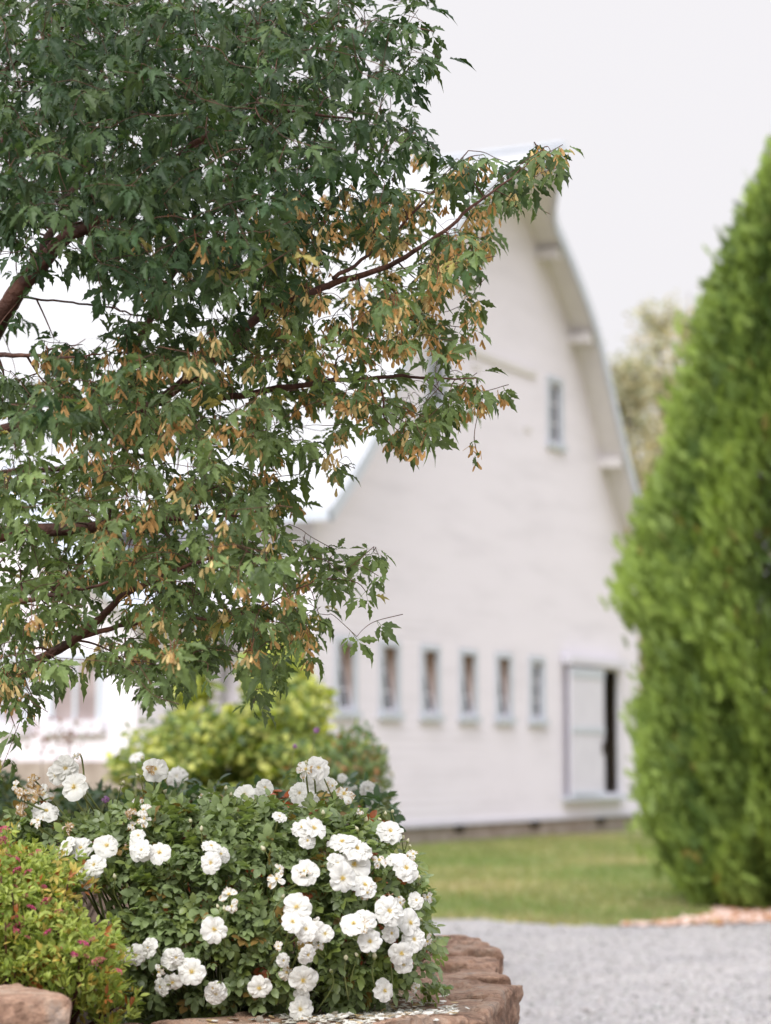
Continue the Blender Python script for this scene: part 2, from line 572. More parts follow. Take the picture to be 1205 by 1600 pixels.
def chips():
    g = rng(9)
    n = 2600
    x = g.uniform(1.5, 3.6, n); y = g.uniform(15.9, 17.8, n)
    ok = inside(mul, x, y) | ((np.abs(y - np.interp(x, edge[:, 0], edge[:, 1])) < 0.12) & (x > 1.6))
    x, y = x[ok], y[ok]
    k = len(x)
    t_ = np.array([(x_, y_, z_) for z_ in (-.5, .5) for y_ in (-.5, .5) for x_ in (-.5, .5)]) * np.array([1, .45, .18])
    tf = [(0, 2, 3, 1), (4, 5, 7, 6), (0, 1, 5, 4), (2, 6, 7, 3), (0, 4, 6, 2), (1, 3, 7, 5)]
    X = g.normal(0, 1, (k, 3)) * np.array([1, 1, 0.25])
    M = frames(X, np.tile([0.0, 0, 1], (k, 1)) + g.normal(0, .3, (k, 3))) * g.uniform(0.03, 0.075, (k, 1, 1))
    T = np.stack([x, y, np.full(k, 0.02)], 1)
    c = np.where(g.random((k, 1)) < 0.55, np.array([[0.62, 0.47, 0.41]]), np.array([[0.40, 0.21, 0.12]])) * g.uniform(0.75, 1.15, (k, 1))
    m = MB()
    m.scatter(t_, tf, M, T, c)
    tag(m.build("bark_chips", M_PINK2), "pinkish bark chips spread under the arborvitae by the gravel edge", "mulch", kind="stuff")
chips()

# ------------------------------------------------------------------ the barn
A = math.atan((2430 - CX) / math.hypot(F, HZ - CY))
UU = np.array([math.sin(A), math.cos(A), 0])
NN = np.array([math.cos(A), -math.sin(A), 0])
P0 = np.array([0.43993, 32.09912, 0]) + UU * 2.8
BARN_ROT = R(90) - A
barn = empty("white_barn", P0, BARN_ROT)
tag(barn, "tall white wooden barn with curved gothic roof and a row of small tilted windows", "barn")
BL = 17.0                                       # length along the ridge
PROF = smooth_path([(0, 10.28), (1.1, 9.60), (2.1, 8.90), (2.95, 8.16), (3.55, 7.34), (4.08, 6.55), (4.6, 5.83), (5.1, 5.24), (5.62, 4.76), (6.25, 4.24)], 5)
FULL = np.vstack([PROF[::-1] * np.array([-1, 1]), PROF[1:]])      # left eave to right eave
def over(x):
    return 0.43 + 0.66 * max(0.0, 1 - abs(x) / 1.2)
def prof_norm(P):
    t_ = np.gradient(P, axis=0)
    n_ = np.stack([-t_[:, 1], t_[:, 0]], 1)
    return n_ / np.linalg.norm(n_, axis=1)[:, None]
def roof_skin(P, front, back, m, name, parent, nseg=1):
    mb = MB()
    k = len(P)
    v = [(x, -front(x), z) for x, z in P] + [(x, back, z) for x, z in P]
    f = [(i, i + 1, k + i + 1, k + i) for i in range(k - 1)]
    mb.add(v, f)
    return mb.build(name, m, parent, True)
nrm = prof_norm(FULL)
TOP, BOT = FULL, FULL - nrm * 0.11
BOT[:, 1] = np.minimum(BOT[:, 1], TOP[:, 1] - 0.06)
roof = roof_skin(TOP, over, BL + 0.4, M_ROOF, "roof", barn)
BOT2 = BOT.copy()
roof_skin(BOT2[::-1], lambda x: over(x) - 0.02, BL + 0.38, M_SOFFIT, "soffit", barn)
mb = MB()                                       # edge boards closing the roof's thickness, front, back and eaves
k = len(FULL)
for yy in (None, BL + 0.4):
    v = []
    for (x, z), (xb, zb) in zip(TOP, BOT):
        y = -over(x) if yy is None else yy
        s_ = -1 if yy is None else 1
        zl = zb - 0.07
        v += [(x, y, z + 0.004), (x, y + s_ * 0.03, z + 0.012), (xb, y + s_ * 0.03, zl), (xb, y - s_ * 0.01, zl)]
    f = []
    for i in range(k - 1):
        for j in range(4):
            a, b_ = i * 4 + j, i * 4 + (j + 1) % 4
            f.append((a, a + 4, b_ + 4, b_))
    mb.add(v, f)
for sgn in (-1, 1):
    xe = sgn * 6.25
    mb.box(min(xe, xe + sgn * 0.03), max(xe, xe + sgn * 0.03), -0.45, BL + 0.42, 4.10, 4.235)
mb.build("bargeboard", M_TRIM, barn)
mb = MB()
mb.tube([(0, -1.1, 10.30), (0, BL + 0.42, 10.30)], 0.045, 8)
mb.build("ridge_cap", M_TRIM, roof, True)
for xs, zs in ((1.62, 9.10), (2.95, 7.98), (4.28, 6.12)):
    for sgn in (-1, 1):
        mb = MB()
        x = sgn * (xs - 0.06)
        mb.box(x - 0.08, x + 0.08, -0.37, 0.0, zs - 0.16, zs)
        mb.build("purlin_end", M_SOFFIT, barn)
mb = MB()
mb.box(-0.09, 0.09, -0.95, 0.0, 9.86, 10.06)
mb.build("hay_hood_beam", M_SOFFIT, barn)

# window and door openings in the gable: x0, x1, z0, z1
WX = [-5.17 + 1.272 * i for i in range(6)]
WINS = [(x, x + 0.44, 1.77, 2.65) for x in WX]
UPW = [(-2.42, -1.94, 6.12, 7.10), (1.98, 2.46, 6.12, 7.10)]
DOOR = (3.40, 4.80, 0.62, 2.62)
def gable(name, y, flip, holes):
    bm = bmesh.new()
    inner = [(x, z) for x, z in BOT if abs(x) < 5.8]
    zl = float(np.interp(5.8, BOT[::1][len(BOT)//2:, 0], BOT[len(BOT)//2:, 1]))
    out = [(-5.8, 0.27), (-5.8, zl)] + inner + [(5.8, zl), (5.8, 0.27)]
    def loop(pts):
        vs = [bm.verts.new((x, y, z)) for x, z in pts]
        for a, b_ in zip(vs, vs[1:] + vs[:1]):
            bm.edges.new((a, b_))
    loop(out)
    for x0, x1, z0, z1 in holes:
        loop([(x0, z0), (x1, z0), (x1, z1), (x0, z1)])
    bmesh.ops.triangle_fill(bm, use_beauty=True, edges=bm.edges[:])
    want = 1 if flip else -1
    for f in bm.faces:
        f.normal_update()
        if f.normal.y * want < 0:
            f.normal_flip()
    me = bpy.data.meshes.new(name)
    bm.to_mesh(me)
    bm.free()
    me.materials.append(M_SIDING)
    o = bpy.data.objects.new(name, me)
    COL.objects.link(o)
    o.parent = barn
    return o
gable("gable_wall", 0.0, False, WINS + UPW + [DOOR])
gable("gable_wall", BL, True, [])
mb = MB()                                       # the lapped boards of the gable, cut round the openings
zb_ = 0.31
half = BOT[len(BOT) // 2:]
while zb_ < 10.0:
    zt_ = zb_ + 0.125
    hw = 5.69 if zt_ < 4.7 else float(np.interp(zt_ + 0.05, half[::-1, 1], half[::-1, 0])) - 0.02
    hw = min(hw, 5.69)
    if hw < 0.1:
        break
    cuts = [(-hw, hw)]
    for x0, x1, z0, z1 in WINS + UPW + [(2.3, 5.0, 0.3, 2.82)]:
        if zt_ > z0 - 0.11 and zb_ < z1 + 0.10:
            a_, b2 = x0 - 0.125, x1 + 0.125
            cuts = [c for p_, q_ in cuts for c in ((p_, min(q_, a_)), (max(p_, b2), q_)) if c[1] - c[0] > 0.02]
    for p_, q_ in cuts:
        mb.add([(p_, -0.001, zb_), (q_, -0.001, zb_), (p_, -0.0095, zb_), (q_, -0.0095, zb_), (p_, -0.002, zt_ - 0.001), (q_, -0.002, zt_ - 0.001)],
               [(0, 1, 3, 2), (2, 3, 5, 4)])
    zb_ = zt_
tag(mb.build("clapboards", M_SIDING, barn))
for sgn in (-1, 1):
    mb = MB()
    x = sgn * 5.8
    mb.box(min(x, x - sgn * 0.12), max(x, x - sgn * 0.12), 0.002, BL - 0.002, 0.27, 4.62)
    mb.build("side_wall", M_SIDING, barn)
mb = MB()
mb.box(-5.78, 5.78, 0.03, BL - 0.03, -0.3, 0.27)
fo = mb.build("foundation", M_CONC, barn)
for x in (1.35, 4.1, -1.4):
    mb = MB()
    mb.box(x - 0.14, x + 0.14, -0.012, 0.029, 0.14, 0.25)
    mb.build("vent", M_DARK, fo)
mb = MB()
mb.box(-5.68, 5.68, 0.3, BL - 0.2, 0.3, 0.5)
mb.box(-5.68, 5.68, 3.4, 3.5, 0.5, 4.4)
mb.box(-5.68, 5.68, 0.32, 3.4, 3.55, 3.7)
mb.build("dark_interior", M_DARK, barn)
mb = MB()                                       # corner boards and sill board at the foot of the siding
mb.box(-5.86, -5.70, -0.022, 0.0, 0.262, 4.3)
mb.build("corner_board", M_SIDING, barn)
mb = MB()
mb.box(5.70, 5.86, -0.022, 0.0, 0.262, 4.3)
mb.build("corner_board", M_SIDING, barn)
mb = MB()
mb.box(-5.84, 5.84, -0.03, 0.0, 0.235, 0.30)
mb.build("drip_board", M_DOORW, barn)
mb = MB()
mb.box(-1.38, 1.40, -0.05, -0.001, 7.05, 7.15)
mb.build("hay_door_track", M_SOFFIT, barn)
for x0, x1, z0, z1 in ((-0.95, -0.7, 6.86, 6.93), (0.95, 1.2, 6.18, 6.25)):
    mb = MB()
    mb.box(x0, x1, -0.03, -0.001, z0, z1)
    mb.build("hinge_plate", M_SOFFIT, barn)

def window(x0, x1, z0, z1, tilt, upper=False):
    mb = MB()                                   # casing on the wall
    t_ = 0.085
    mb.box(x0 - t_, x0, -0.03, 0.02, z0, z1 + t_)
    mb.box(x1, x1 + t_, -0.03, 0.02, z0, z1 + t_)
    mb.box(x0, x1, -0.032, 0.02, z1, z1 + t_)
    fr = mb.build("window", M_TRIM, barn)
    mb = MB()
    mb.box(x0 - 0.12, x1 + 0.12, -0.075, 0.03, z0 - 0.09, z0 - 0.001)
    mb.build("sill", M_TRIM, fr)
    mb = MB()                                   # deep jamb
    d = 0.24
    for a, b_, c, e_ in ((x0 - 0.03, x0, z0, z1), (x1, x1 + 0.03, z0, z1), (x0 - 0.03, x1 + 0.03, z1, z1 + 0.03), (x0 - 0.03, x1 + 0.03, z0 - 0.03, z0)):
        mb.box(a, b_, 0.021, d, c, e_)
    mb.build("jamb", M_JAMB if not upper else M_TRIM, fr)
    mb = MB()
    w, h, s_ = x1 - x0 - 0.012, z1 - z0 - 0.02, 0.045
    mb.box(-w / 2, -w / 2 + s_, -0.018, 0.018, 0, h)
    mb.box(w / 2 - s_, w / 2, -0.018, 0.018, 0, h)
    mb.box(-w / 2 + s_, w / 2 - s_, -0.018, 0.018, 0, s_)
    mb.box(-w / 2 + s_, w / 2 - s_, -0.018, 0.018, h - s_, h)
    mb.box(-0.012, 0.012, -0.014, 0.014, s_, h - s_)
    for q in (1 / 3, 2 / 3):
        mb.box(-w / 2 + s_, -0.0121, -0.014, 0.014, h * q - 0.012, h * q + 0.012)
        mb.box(0.0121, w / 2 - s_, -0.014, 0.014, h * q - 0.012, h * q + 0.012)
    sa = mb.build("sash", M_DOORW, fr)
    sa.location = ((x0 + x1) / 2, 0.035, z0 + 0.008)
    sa.rotation_euler = (-tilt, 0, 0)
    mb = MB()
    mb.box(-w / 2 + 0.02, w / 2 - 0.02, -0.003, 0.003, 0.02, h - 0.02)
    pn = mb.build("pane", M_PANE, fr)
    pn.location = sa.location
    pn.rotation_euler = sa.rotation_euler
for i, wn in enumerate(WINS):
    window(*wn, R((11, 9.5, 12, 10, 8.5)[i]) if i < 5 else 0.0)
for wn in UPW:
    window(*wn, 0.0, True)

# sliding door
mb = MB()
x0, x1, z0, z1 = DOOR
mb.box(x1, x1 + 0.14, -0.03, 0.0, z0 - 0.02, z1 + 0.12)
mb.box(x0, x1 - 0.001, -0.029, 0.0, z1, z1 + 0.12)
dfr = mb.build("door_frame", M_DOORW, barn)
mb = MB()
mb.box(x0 - 0.03, x0, 0.002, 0.14, z0, z1)
mb.build("jamb", M_DARK, dfr)
mb = MB()
mb.box(x1, x1 + 0.03, 0.002, 0.14, z0, z1)
mb.build("jamb", M_DARK, dfr)
mb = MB()
mb.box(2.48, 3.90, -0.135, -0.09, 0.60, 2.62)
dr = mb.build("sliding_door", M_DOORW, barn)
for c, e_ in ((0.60, 0.66), (1.58, 1.68), (2.46, 2.60)):
    mb = MB()
    mb.box(2.48, 3.90, -0.150, -0.1351, c, e_)
    mb.build("batten", M_TRIM, dr)
mb = MB()
mb.box(3.80, 3.83, -0.17, -0.1351, 1.25, 1.45)
mb.build("handle", M_DARK, dr)
mb = MB()
mb.box(2.40, 5.0, -0.17, -0.03, 2.66, 2.80)
mb.build("door_track", M_DOORW, barn)
mb = MB()
mb.box(2.42, 5.0, -0.20, 0.0, 0.52, 0.58)
mb.build("threshold", M_TRIM, barn)

# lower wing that carries on from the far end of the barn
wing = empty("barn_wing", P0 + -NN * (BL + 0.45), BARN_ROT)
tag(wing, "lower white barn wing with ribbed metal roof behind the maple", "barn")
WZ = 8.6
WP = np.array([(-6.0, 4.6), (-4.6, 5.7), (-3.0, 7.0), (0, WZ), (3.0, 7.0), (4.6, 5.7), (6.0, 4.6)])
mb = MB()
k = len(WP)
mb.add([(x, 0, z) for x, z in WP] + [(x, 22, z) for x, z in WP], [(i, i + 1, k + i + 1, k + i) for i in range(k - 1)])
mb.add([(x, 0.01, z - 0.12) for x, z in WP] + [(x, 22, z - 0.12) for x, z in WP], [(i + 1, i, k + i, k + i + 1) for i in range(k - 1)])
wr = mb.build("roof", M_ROOF, wing)
mb = MB()
mb.tube([(0, -0.02, WZ + 0.02), (0, 22, WZ + 0.02)], 0.05, 8)
mb.build("ridge_cap", M_TRIM, wr, True)
mb = MB()
mb.box(-5.6, 5.6, 0.05, 21.8, 0, 4.72)
mb.build("wall", M_SIDING, wing)

# small gabled annex standing out from the barn's long side
annex = empty("gabled_annex", P0, BARN_ROT)
tag(annex, "small white gabled annex with low windows on a tall stone footing", "building")
def loc_at(px, xl):
    """local y on the plane x = xl of the barn's frame seen at pixel column px"""
    r = ray(px, HZ)
    o = np.array([0, 0, EYE]) - P0
    ox, oy = np.dot(o, UU), np.dot(o, -NN)
    rx, ry = np.dot(r, UU), np.dot(r, -NN)
    return oy + (xl - ox) / rx * ry
AX = -7.9
AY0 = loc_at(212, AX)
AW = 6.4
AY1 = AY0 + AW
mb = MB()
zc, zr = 2.9, 5.0
ym = (AY0 + AY1) / 2
mb.add([(AX, AY0, 1.13), (AX, AY1, 1.13), (AX, AY1, zc), (AX, ym, zr), (AX, AY0, zc), (-5.9, AY0, 1.13), (-5.9, AY1, 1.13), (-5.9, AY1, zc), (-5.9, ym, zr), (-5.9, AY0, zc)],
       [(0, 1, 6, 5), (0, 5, 9, 4), (1, 2, 7, 6)])
mb.poly += [[0, 4, 3, 2, 1]]
aw = mb.build("wall", M_SIDING, annex)
mb = MB()
for ya, yb, s_ in ((AY0 - 0.3, ym, 1), (ym, AY1 + 0.3, -1)):
    zl = zc - 0.3 * (zr - zc) / (AW / 2)
    za, zb = (zl, zr) if s_ > 0 else (zr, zl)
    v = []
    for dz in (0.0, 0.1):
        v += [(AX - 0.35, ya, za + dz + .02), (AX - 0.35, yb, zb + dz + .02), (-5.95, yb, zb + dz + .02), (-5.95, ya, za + dz + .02)]
    mb.add(v, [(0, 1, 2, 3), (7, 6, 5, 4), (0, 4, 5, 1), (1, 5, 6, 2), (2, 6, 7, 3), (3, 7, 4, 0)])
mb.build("roof", M_TRIM, annex)
mb = MB()
mb.box(AX - 0.03, -5.9, AY0 - 0.03, AY1 + 0.03, -0.2, 1.129)
mb.build("footing", M_CONC, annex)
def annex_window(yc, w=0.62, z0=1.62, z1=2.35):
    mb = MB()
    t_ = 0.09
    for a, b_, c, e_ in ((yc - w / 2 - t_, yc - w / 2, z0, z1), (yc + w / 2, yc + w / 2 + t_, z0, z1), (yc - w / 2 - t_, yc + w / 2 + t_, z1, z1 + t_), (yc - 0.025, yc + 0.025, z0, z1)):
        mb.box(AX - 0.035, AX - 0.002, a, b_, c, e_)
    fr = mb.build("window", M_TRIM, annex)
    mb = MB()
    mb.box(AX - 0.10, AX - 0.001, yc - w / 2 - 0.14, yc + w / 2 + 0.14, z0 - 0.16, z0)
    mb.build("sill", M_DOORW, fr)
    mb = MB()
    mb.box(AX - 0.02, AX - 0.003, yc - w / 2, yc - 0.0251, z0, z1)
    mb.box(AX - 0.02, AX - 0.003, yc + 0.0251, yc + w / 2, z0, z1)
    mb.build("pane", M_CURT, fr)
for px in (118, 2):
    annex_window(loc_at(px, AX))
# dark little porch roof by the barn's near corner
porch = empty("door_canopy", P0, BARN_ROT)
tag(porch, "small dark flat canopy fixed to the barn's long side near its corner", "canopy")
yc = loc_at(452, -5.83)
mb = MB()
mb.box(-6.35, -5.83, yc - 0.26, yc + 0.26, 2.42, 2.55)
mb.build("canopy_slab", M_CONC, porch)
for q in (-0.2, 0.2):
    mb = MB()
    mb.tube([(-6.28, yc + q, 2.42), (-5.84, yc + q, 1.95)], 0.03, 6)
    mb.build("brace", M_CONC, porch)

# ------------------------------------------------------------------ arborvitae
def spray_template(g, fingers=11):
    v, f = [], []
    for i in range(fingers):
        t_ = (i + 0.5) / fingers
        side = -1 if i % 2 else 1
        b = np.array([0.75 * t_, 0, 0.0])
        ln = (0.42 * (1 - 0.55 * t_)) * g.uniform(0.8, 1.2)
        an = side * g.uniform(0.35, 0.75)
        d = np.array([math.cos(an), math.sin(an), g.uniform(-0.25, 0.25)])
        p = np.array([-d[1], d[0], 0]) * 0.036
        k = len(v)
        v += [b - p * .6, b + p * .6, b + d * ln * 0.6 + p, b + d * ln, b + d * ln * .6 - p]
        f += [(k, k + 4, k + 2), (k, k + 2, k + 1), (k + 4, k + 3, k + 2)]
    k = len(v)
    v += [np.array([0, -.02, 0]), np.array([0, .02, 0]), np.array([1.0, 0, 0.05])]
    f += [(k, k + 2, k + 1)]
    return np.array(v), np.array(f)

def arborvitae(label, base, height, radius, seed, n):
    root = empty("arborvitae", base)
    tag(root, label, "evergreen tree")
    g = rng(seed)
    mb = MB()
    mb.tube([(0, 0, -0.05), (0.02, 0, height * 0.5), (0, 0, height * 0.93)], [0.14, 0.09, 0.02], 8)
    mb.build("trunk", M_BARKG, root, True)
    tps = [spray_template(g) for _ in range(4)]
    mb = MB()
    def prof(q):
        zz = np.array([0, .09, .56, 1.06, 1.67, 2.37, 3.07, 3.6, 4.27, 4.83, 5.73, 6.4]) / 6.4
        rr_ = np.array([1.1, 1.25, 1.42, 1.46, 1.42, 1.52, 1.36, 1.20, 1.02, .86, .36, .02]) / 1.52
        return np.interp(q, zz, rr_)
    for layer, (rr, cnt) in enumerate(((1.0, n), (0.84, n // 2), (0.62, n // 5))):
        q = 1 - np.sqrt(1 - g.random(cnt) * 0.995)
        q = np.where(g.random(cnt) < 0.35, g.random(cnt) ** 1.2, q) * 0.99
        th = g.uniform(0, 2 * np.pi, cnt)
        lump = np.array([mnoise.noise(Vector((math.cos(a) * 3.4, math.sin(a) * 3.4, b * 6.5 + seed))) +
                         0.55 * mnoise.noise(Vector((math.cos(a) * 7.0, math.sin(a) * 7.0, b * 13 + seed))) for a, b in zip(th, q)])
        rad = radius * prof(q) * rr * (1 + 0.23 * lump) + g.normal(0, 0.05, cnt) + (g.random(cnt) < 0.05) * g.uniform(0.05, 0.16, cnt)
        out = np.stack([np.cos(th), np.sin(th), np.zeros(cnt)], 1)
        T = out * rad[:, None] + np.array([0, 0, 1.0]) * (0.06 + q[:, None] * height * 0.99)
        # whole branchlets rise upward and out: a shared direction per lump
        X = out * g.uniform(0.25, 0.8, (cnt, 1)) + np.array([0, 0, 1.0]) * g.uniform(0.5, 1.2, (cnt, 1)) + g.normal(0, 0.24, (cnt, 3))
        Z = np.cross(out, [0, 0, 1.0]) + g.normal(0, 0.45, (cnt, 3))
        s = g.uniform(0.07, 0.21, (cnt, 1, 1))
        M = frames(X, Z) * s
        T = T - M[:, :, 0] * 0.5
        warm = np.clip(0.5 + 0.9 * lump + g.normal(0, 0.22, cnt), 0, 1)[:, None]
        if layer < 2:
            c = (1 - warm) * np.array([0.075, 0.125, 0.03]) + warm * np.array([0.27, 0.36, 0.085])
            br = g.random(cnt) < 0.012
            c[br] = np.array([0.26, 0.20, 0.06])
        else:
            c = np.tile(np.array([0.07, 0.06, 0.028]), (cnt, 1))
        c *= g.uniform(0.8, 1.2, (cnt, 1))
        sel = g.integers(0, 4, cnt)
        for j, (tv, tf) in enumerate(tps):
            w = sel == j
            mb.scatter(tv, tf, M[w], T[w], c[w])
    mb.build("crown", M_ARBOR, root)
arborvitae("bushy bright green arborvitae in the bark chips beside the gravel drive", (3.51, 18.3, 0), 6.7, 1.42, 23, 44000)

# ------------------------------------------------------------------ trees beyond the barn
def far_tree(label, px, ptop, Y, wid, seed, tan):
    b = at(px, HZ, Y)
    top = at(px, ptop, Y)[2]
    root = empty("slender_tree", (b[0], Y, 0))
    tag(root, label, "tree", "trees beyond the barn")
    g = rng(seed)
    mb = MB()
    mb.tube([(0, 0, 0), (0.1, 0, top * .5), (-0.05, 0, top * 0.9)], [0.16, 0.1, 0.012], 7)
    brs = []
    for i in range(95):
        q = g.uniform(0.12, 0.97)
        a = g.uniform(0, 6.28)
        ln = wid * (1.15 - q) ** 0.7 * g.uniform(0.5, 1.1)
        p0 = np.array([0, 0, top * q * 0.9])
        p1 = p0 + np.array([math.cos(a) * ln, math.sin(a) * ln, ln * g.uniform(0.7, 1.7)])
        p1[2] = min(p1[2], top)
        mid = (p0 + p1) / 2 + np.array([math.cos(a), math.sin(a), -0.3]) * ln * 0.12
        mb.tube([p0, mid, p1], [0.04, 0.025, 0.008], 4)
        brs.append((p0, mid, p1))
    mb.build("trunk", M_BARKG, root, True)
    mb = MB()
    tv = np.array([(0, 0, 0), (.5, .28, .03), (1, 0, -.05), (.5, -.28, .03)])
    tf = np.array([(0, 1, 2, 3)])
    T, C = [], []
    for p0, mid, p1 in brs:
        cnt = int(g.uniform(70, 170) * (0.8 - 0.45 * p0[2] / top))
        u = g.uniform(0.25, 1.05, cnt)[:, None]
        P = p0 + (p1 - p0) * u + g.normal(0, 0.16, (cnt, 3))
        T.append(P)
        tn = np.clip(g.normal(0.5, 0.3, cnt) + (tan - 0.5) + (0.55 - P[:, 2] / top) * 0.9, 0, 1)[:, None]
        C.append((1 - tn) * np.array([0.36, 0.38, 0.28]) + tn * np.array([0.62, 0.50, 0.30]))
    T, C = np.concatenate(T), np.concatenate(C)
    cnt = len(T)
    M = frames(g.normal(0, 1, (cnt, 3)), g.normal(0, 1, (cnt, 3))) * g.uniform(0.10, 0.22, (cnt, 1, 1))
    mb.scatter(tv, tf, M, T, C * g.uniform(0.8, 1.25, (cnt, 1)))
    mb.build("crown", M_FARLEAF, root)
far_tree("pale grey-green slender tree, lowest of three, just right of the barn roof", 985, 490, 54, 1.7, 31, 0.45)
far_tree("middle slender tree of three, tan leaved, between barn and arborvitae", 1040, 410, 58, 2.0, 32, 0.55)
far_tree("slender tan tree partly behind the arborvitae, tallest of three", 1090, 370, 61, 2.2, 33, 0.6)

# ------------------------------------------------------------------ stone planter
WALL = smooth_path([(-2.6, 3.5), (-1.7, 3.62), (-1.1, 3.80), (-0.68, 4.02), (-0.38, 4.26), (-0.1, 4.50), (0.09, 4.74), (0.20, 5.0), (0.25, 5.4), (0.27, 5.9), (0.25, 6.4), (0.14, 6.9), (0.02, 7.5), (0.02, 9), (0.05, 11), (0.0, 13), (-0.6, 14.6), (-2.2, 15.2), (-4, 15.4)], 12)
ZT = 0.60
bed = [tuple(p) for p in WALL] + [(-8, 14.5), (-8, 3.5)]
cx_, cy_ = -1.5, 7.0
inner = []
tan_ = np.gradient(WALL, axis=0)
tan_ /= np.linalg.norm(tan_, axis=1)[:, None]
OUTN = np.stack([tan_[:, 1], -tan_[:, 0]], 1)
bed = [tuple(p) for p in (WALL - OUTN * 0.16)] + [(-8, 15.2), (-8, 3.7)]
sheet("garden_soil", bed, 0.565, M_SOIL)

def stone(L, D, H, g, res=7, rough=1.0, square=14.0):
    """a hewn block: rounded box with chipped, uneven faces"""
    n = res
    bm = bmesh.new()
    bmesh.ops.create_cube(bm, size=2.0)
    bmesh.ops.subdivide_edges(bm, edges=bm.edges[:], cuts=n, use_grid_fill=True)
    off = Vector(g.uniform(-50, 50, 3))
    sk = g.normal(0, 0.12, 4)
    for v in bm.verts:
        p = v.co.copy()
        r_ = (abs(p.x) ** square + abs(p.y) ** square + abs(p.z) ** square) ** (1 / square)
        p = p / r_
        q = Vector((p.x * L / 2, p.y * D / 2, p.z * H / 2))
        q.x += sk[0] * q.y + sk[1] * q.z
        q.y += sk[2] * q.x * 0.5
        q.z += sk[3] * 0.25 * q.x
        w = mnoise.noise_vector(q * 5 + off) * 0.014 + mnoise.noise_vector(q * 17 + off) * 0.012 + mnoise.noise_vector(q * 50 + off) * 0.007
        w.z = w.z * 0.18 + 0.008 * math.floor(3.0 * mnoise.noise(Vector((q.x * 3, q.y * 8, q.z * 2)) + off))
        v.co = q + w * rough
    bm.normal_update()
    vs = np.array([v.co for v in bm.verts])
    fs = [tuple(x.index for x in f.verts) for f in bm.faces]
    bm.free()
    return vs, fs

planter = empty("stone_planter", (0, 5.3, 0))
tag(planter, "curved red-brown dry stone planter wall with flat cap stones", "planter wall")
def inv(o):
    o.parent = planter
    o.matrix_parent_inverse = Matrix.Translation((0, -5.3, 0))
    return o
CAPS = []
g = rng(41)
seg = np.concatenate([[0], np.cumsum(np.linalg.norm(np.diff(WALL, axis=0), axis=1))])
def on_wall(s):
    p = np.array([np.interp(s, seg, WALL[:, i]) for i in (0, 1)])
    o = np.array([np.interp(s, seg, OUTN[:, i]) for i in (0, 1)])
    return p, o / np.linalg.norm(o)
S_A = float(np.interp(-1.0, WALL[:40, 0], seg[:40]))
S_B = float(np.interp(-0.545, WALL[:60, 0], seg[:60]))
s = 0.0
while s < seg[-1] - 0.3:
    ln = g.uniform(0.22, 0.44)
    for joint in (S_A, S_B):                     # the big corner stone keeps its own two joints
        if s < joint - 0.01 and s + ln > joint - 0.12:
            ln = joint - s
    if abs(s - S_A) < 0.02:
        ln = S_B - S_A
    p, o = on_wall(s + ln / 2)
    dep = g.uniform(0.30, 0.46)
    h = g.uniform(0.075, 0.10)
    top = ZT + g.normal(0, 0.013)
    if abs(s - S_A) < 0.02:
        top, h, dep = 0.70, 0.20, 0.36
    near = p[1] < 7.2 and p[0] > -1.2
    vs, fs = stone(ln * 0.97, dep, h, g, 22 if near else 5)
    t2 = np.array([-o[1], o[0]])
    c = p - o * (dep / 2 - 0.02 - g.uniform(-0.02, 0.02))
    jig = g.normal(0, 0.05)
    V = np.zeros_like(vs)
    tx = t2 * math.cos(jig) + o * math.sin(jig)
    ox = o * math.cos(jig) - t2 * math.sin(jig)
    V[:, :2] = c + vs[:, :1] * tx + vs[:, 1:2] * ox
    V[:, 2] = top - h / 2 + vs[:, 2]
    if near and p[1] > 4.9 and g.random() < 0.8:   # a cap of two slabs, outer and inner
        dd = dep * g.uniform(0.48, 0.6)
        for dp_, cc_, tz in ((dd, p - o * (dd / 2 - 0.02), 0.0), (dep - dd, p - o * (dd + (dep - dd) / 2 - 0.02), g.uniform(-0.02, 0.012))):
            vs, fs = stone(ln * g.uniform(0.93, 0.98), dp_ * 0.98, h, g, 18)
            V = np.zeros_like(vs)
            V[:, :2] = cc_ + vs[:, :1] * tx + vs[:, 1:2] * ox
            V[:, 2] = top + tz - h / 2 + vs[:, 2]
            m = MB()
            m.add(V, fs)
            CAPS.append((V, fs))
            inv(m.build("cap_stone", M_STONE, None, False))
        s += ln
        continue
    m = MB()
    m.add(V, fs)
    CAPS.append((V, fs))
    inv(m.build("cap_stone", M_STONE, None, False))
    s += ln
m = MB()                                        # the courses below the caps
z = 0.0
while z < 0.50:
    h = min(g.uniform(0.07, 0.11), 0.51 - z + 0.01)
    s = g.uniform(0, 0.1)
    while s < seg[-1] - 0.2:
        ln = g.uniform(0.10, 0.26)
        p, o = on_wall(s + ln / 2)
        t2 = np.array([-o[1], o[0]])
        near = p[1] < 7.2 and p[0] > -1.2 and z > 0.3
        vs, fs = stone(ln * 0.99, 0.22, h * 0.98, g, 5 if near else 2)
        c = p - o * (0.10 + g.uniform(-0.012, 0.015))
        V = np.zeros_like(vs)
        V[:, :2] = c + vs[:, :1] * t2 + vs[:, 1:2] * o
        V[:, 2] = z + h / 2 + vs[:, 2]
        m.add(V, fs)
        s += ln
    z += h
inv(m.build("stacked_stones", M_STONE, None, False))

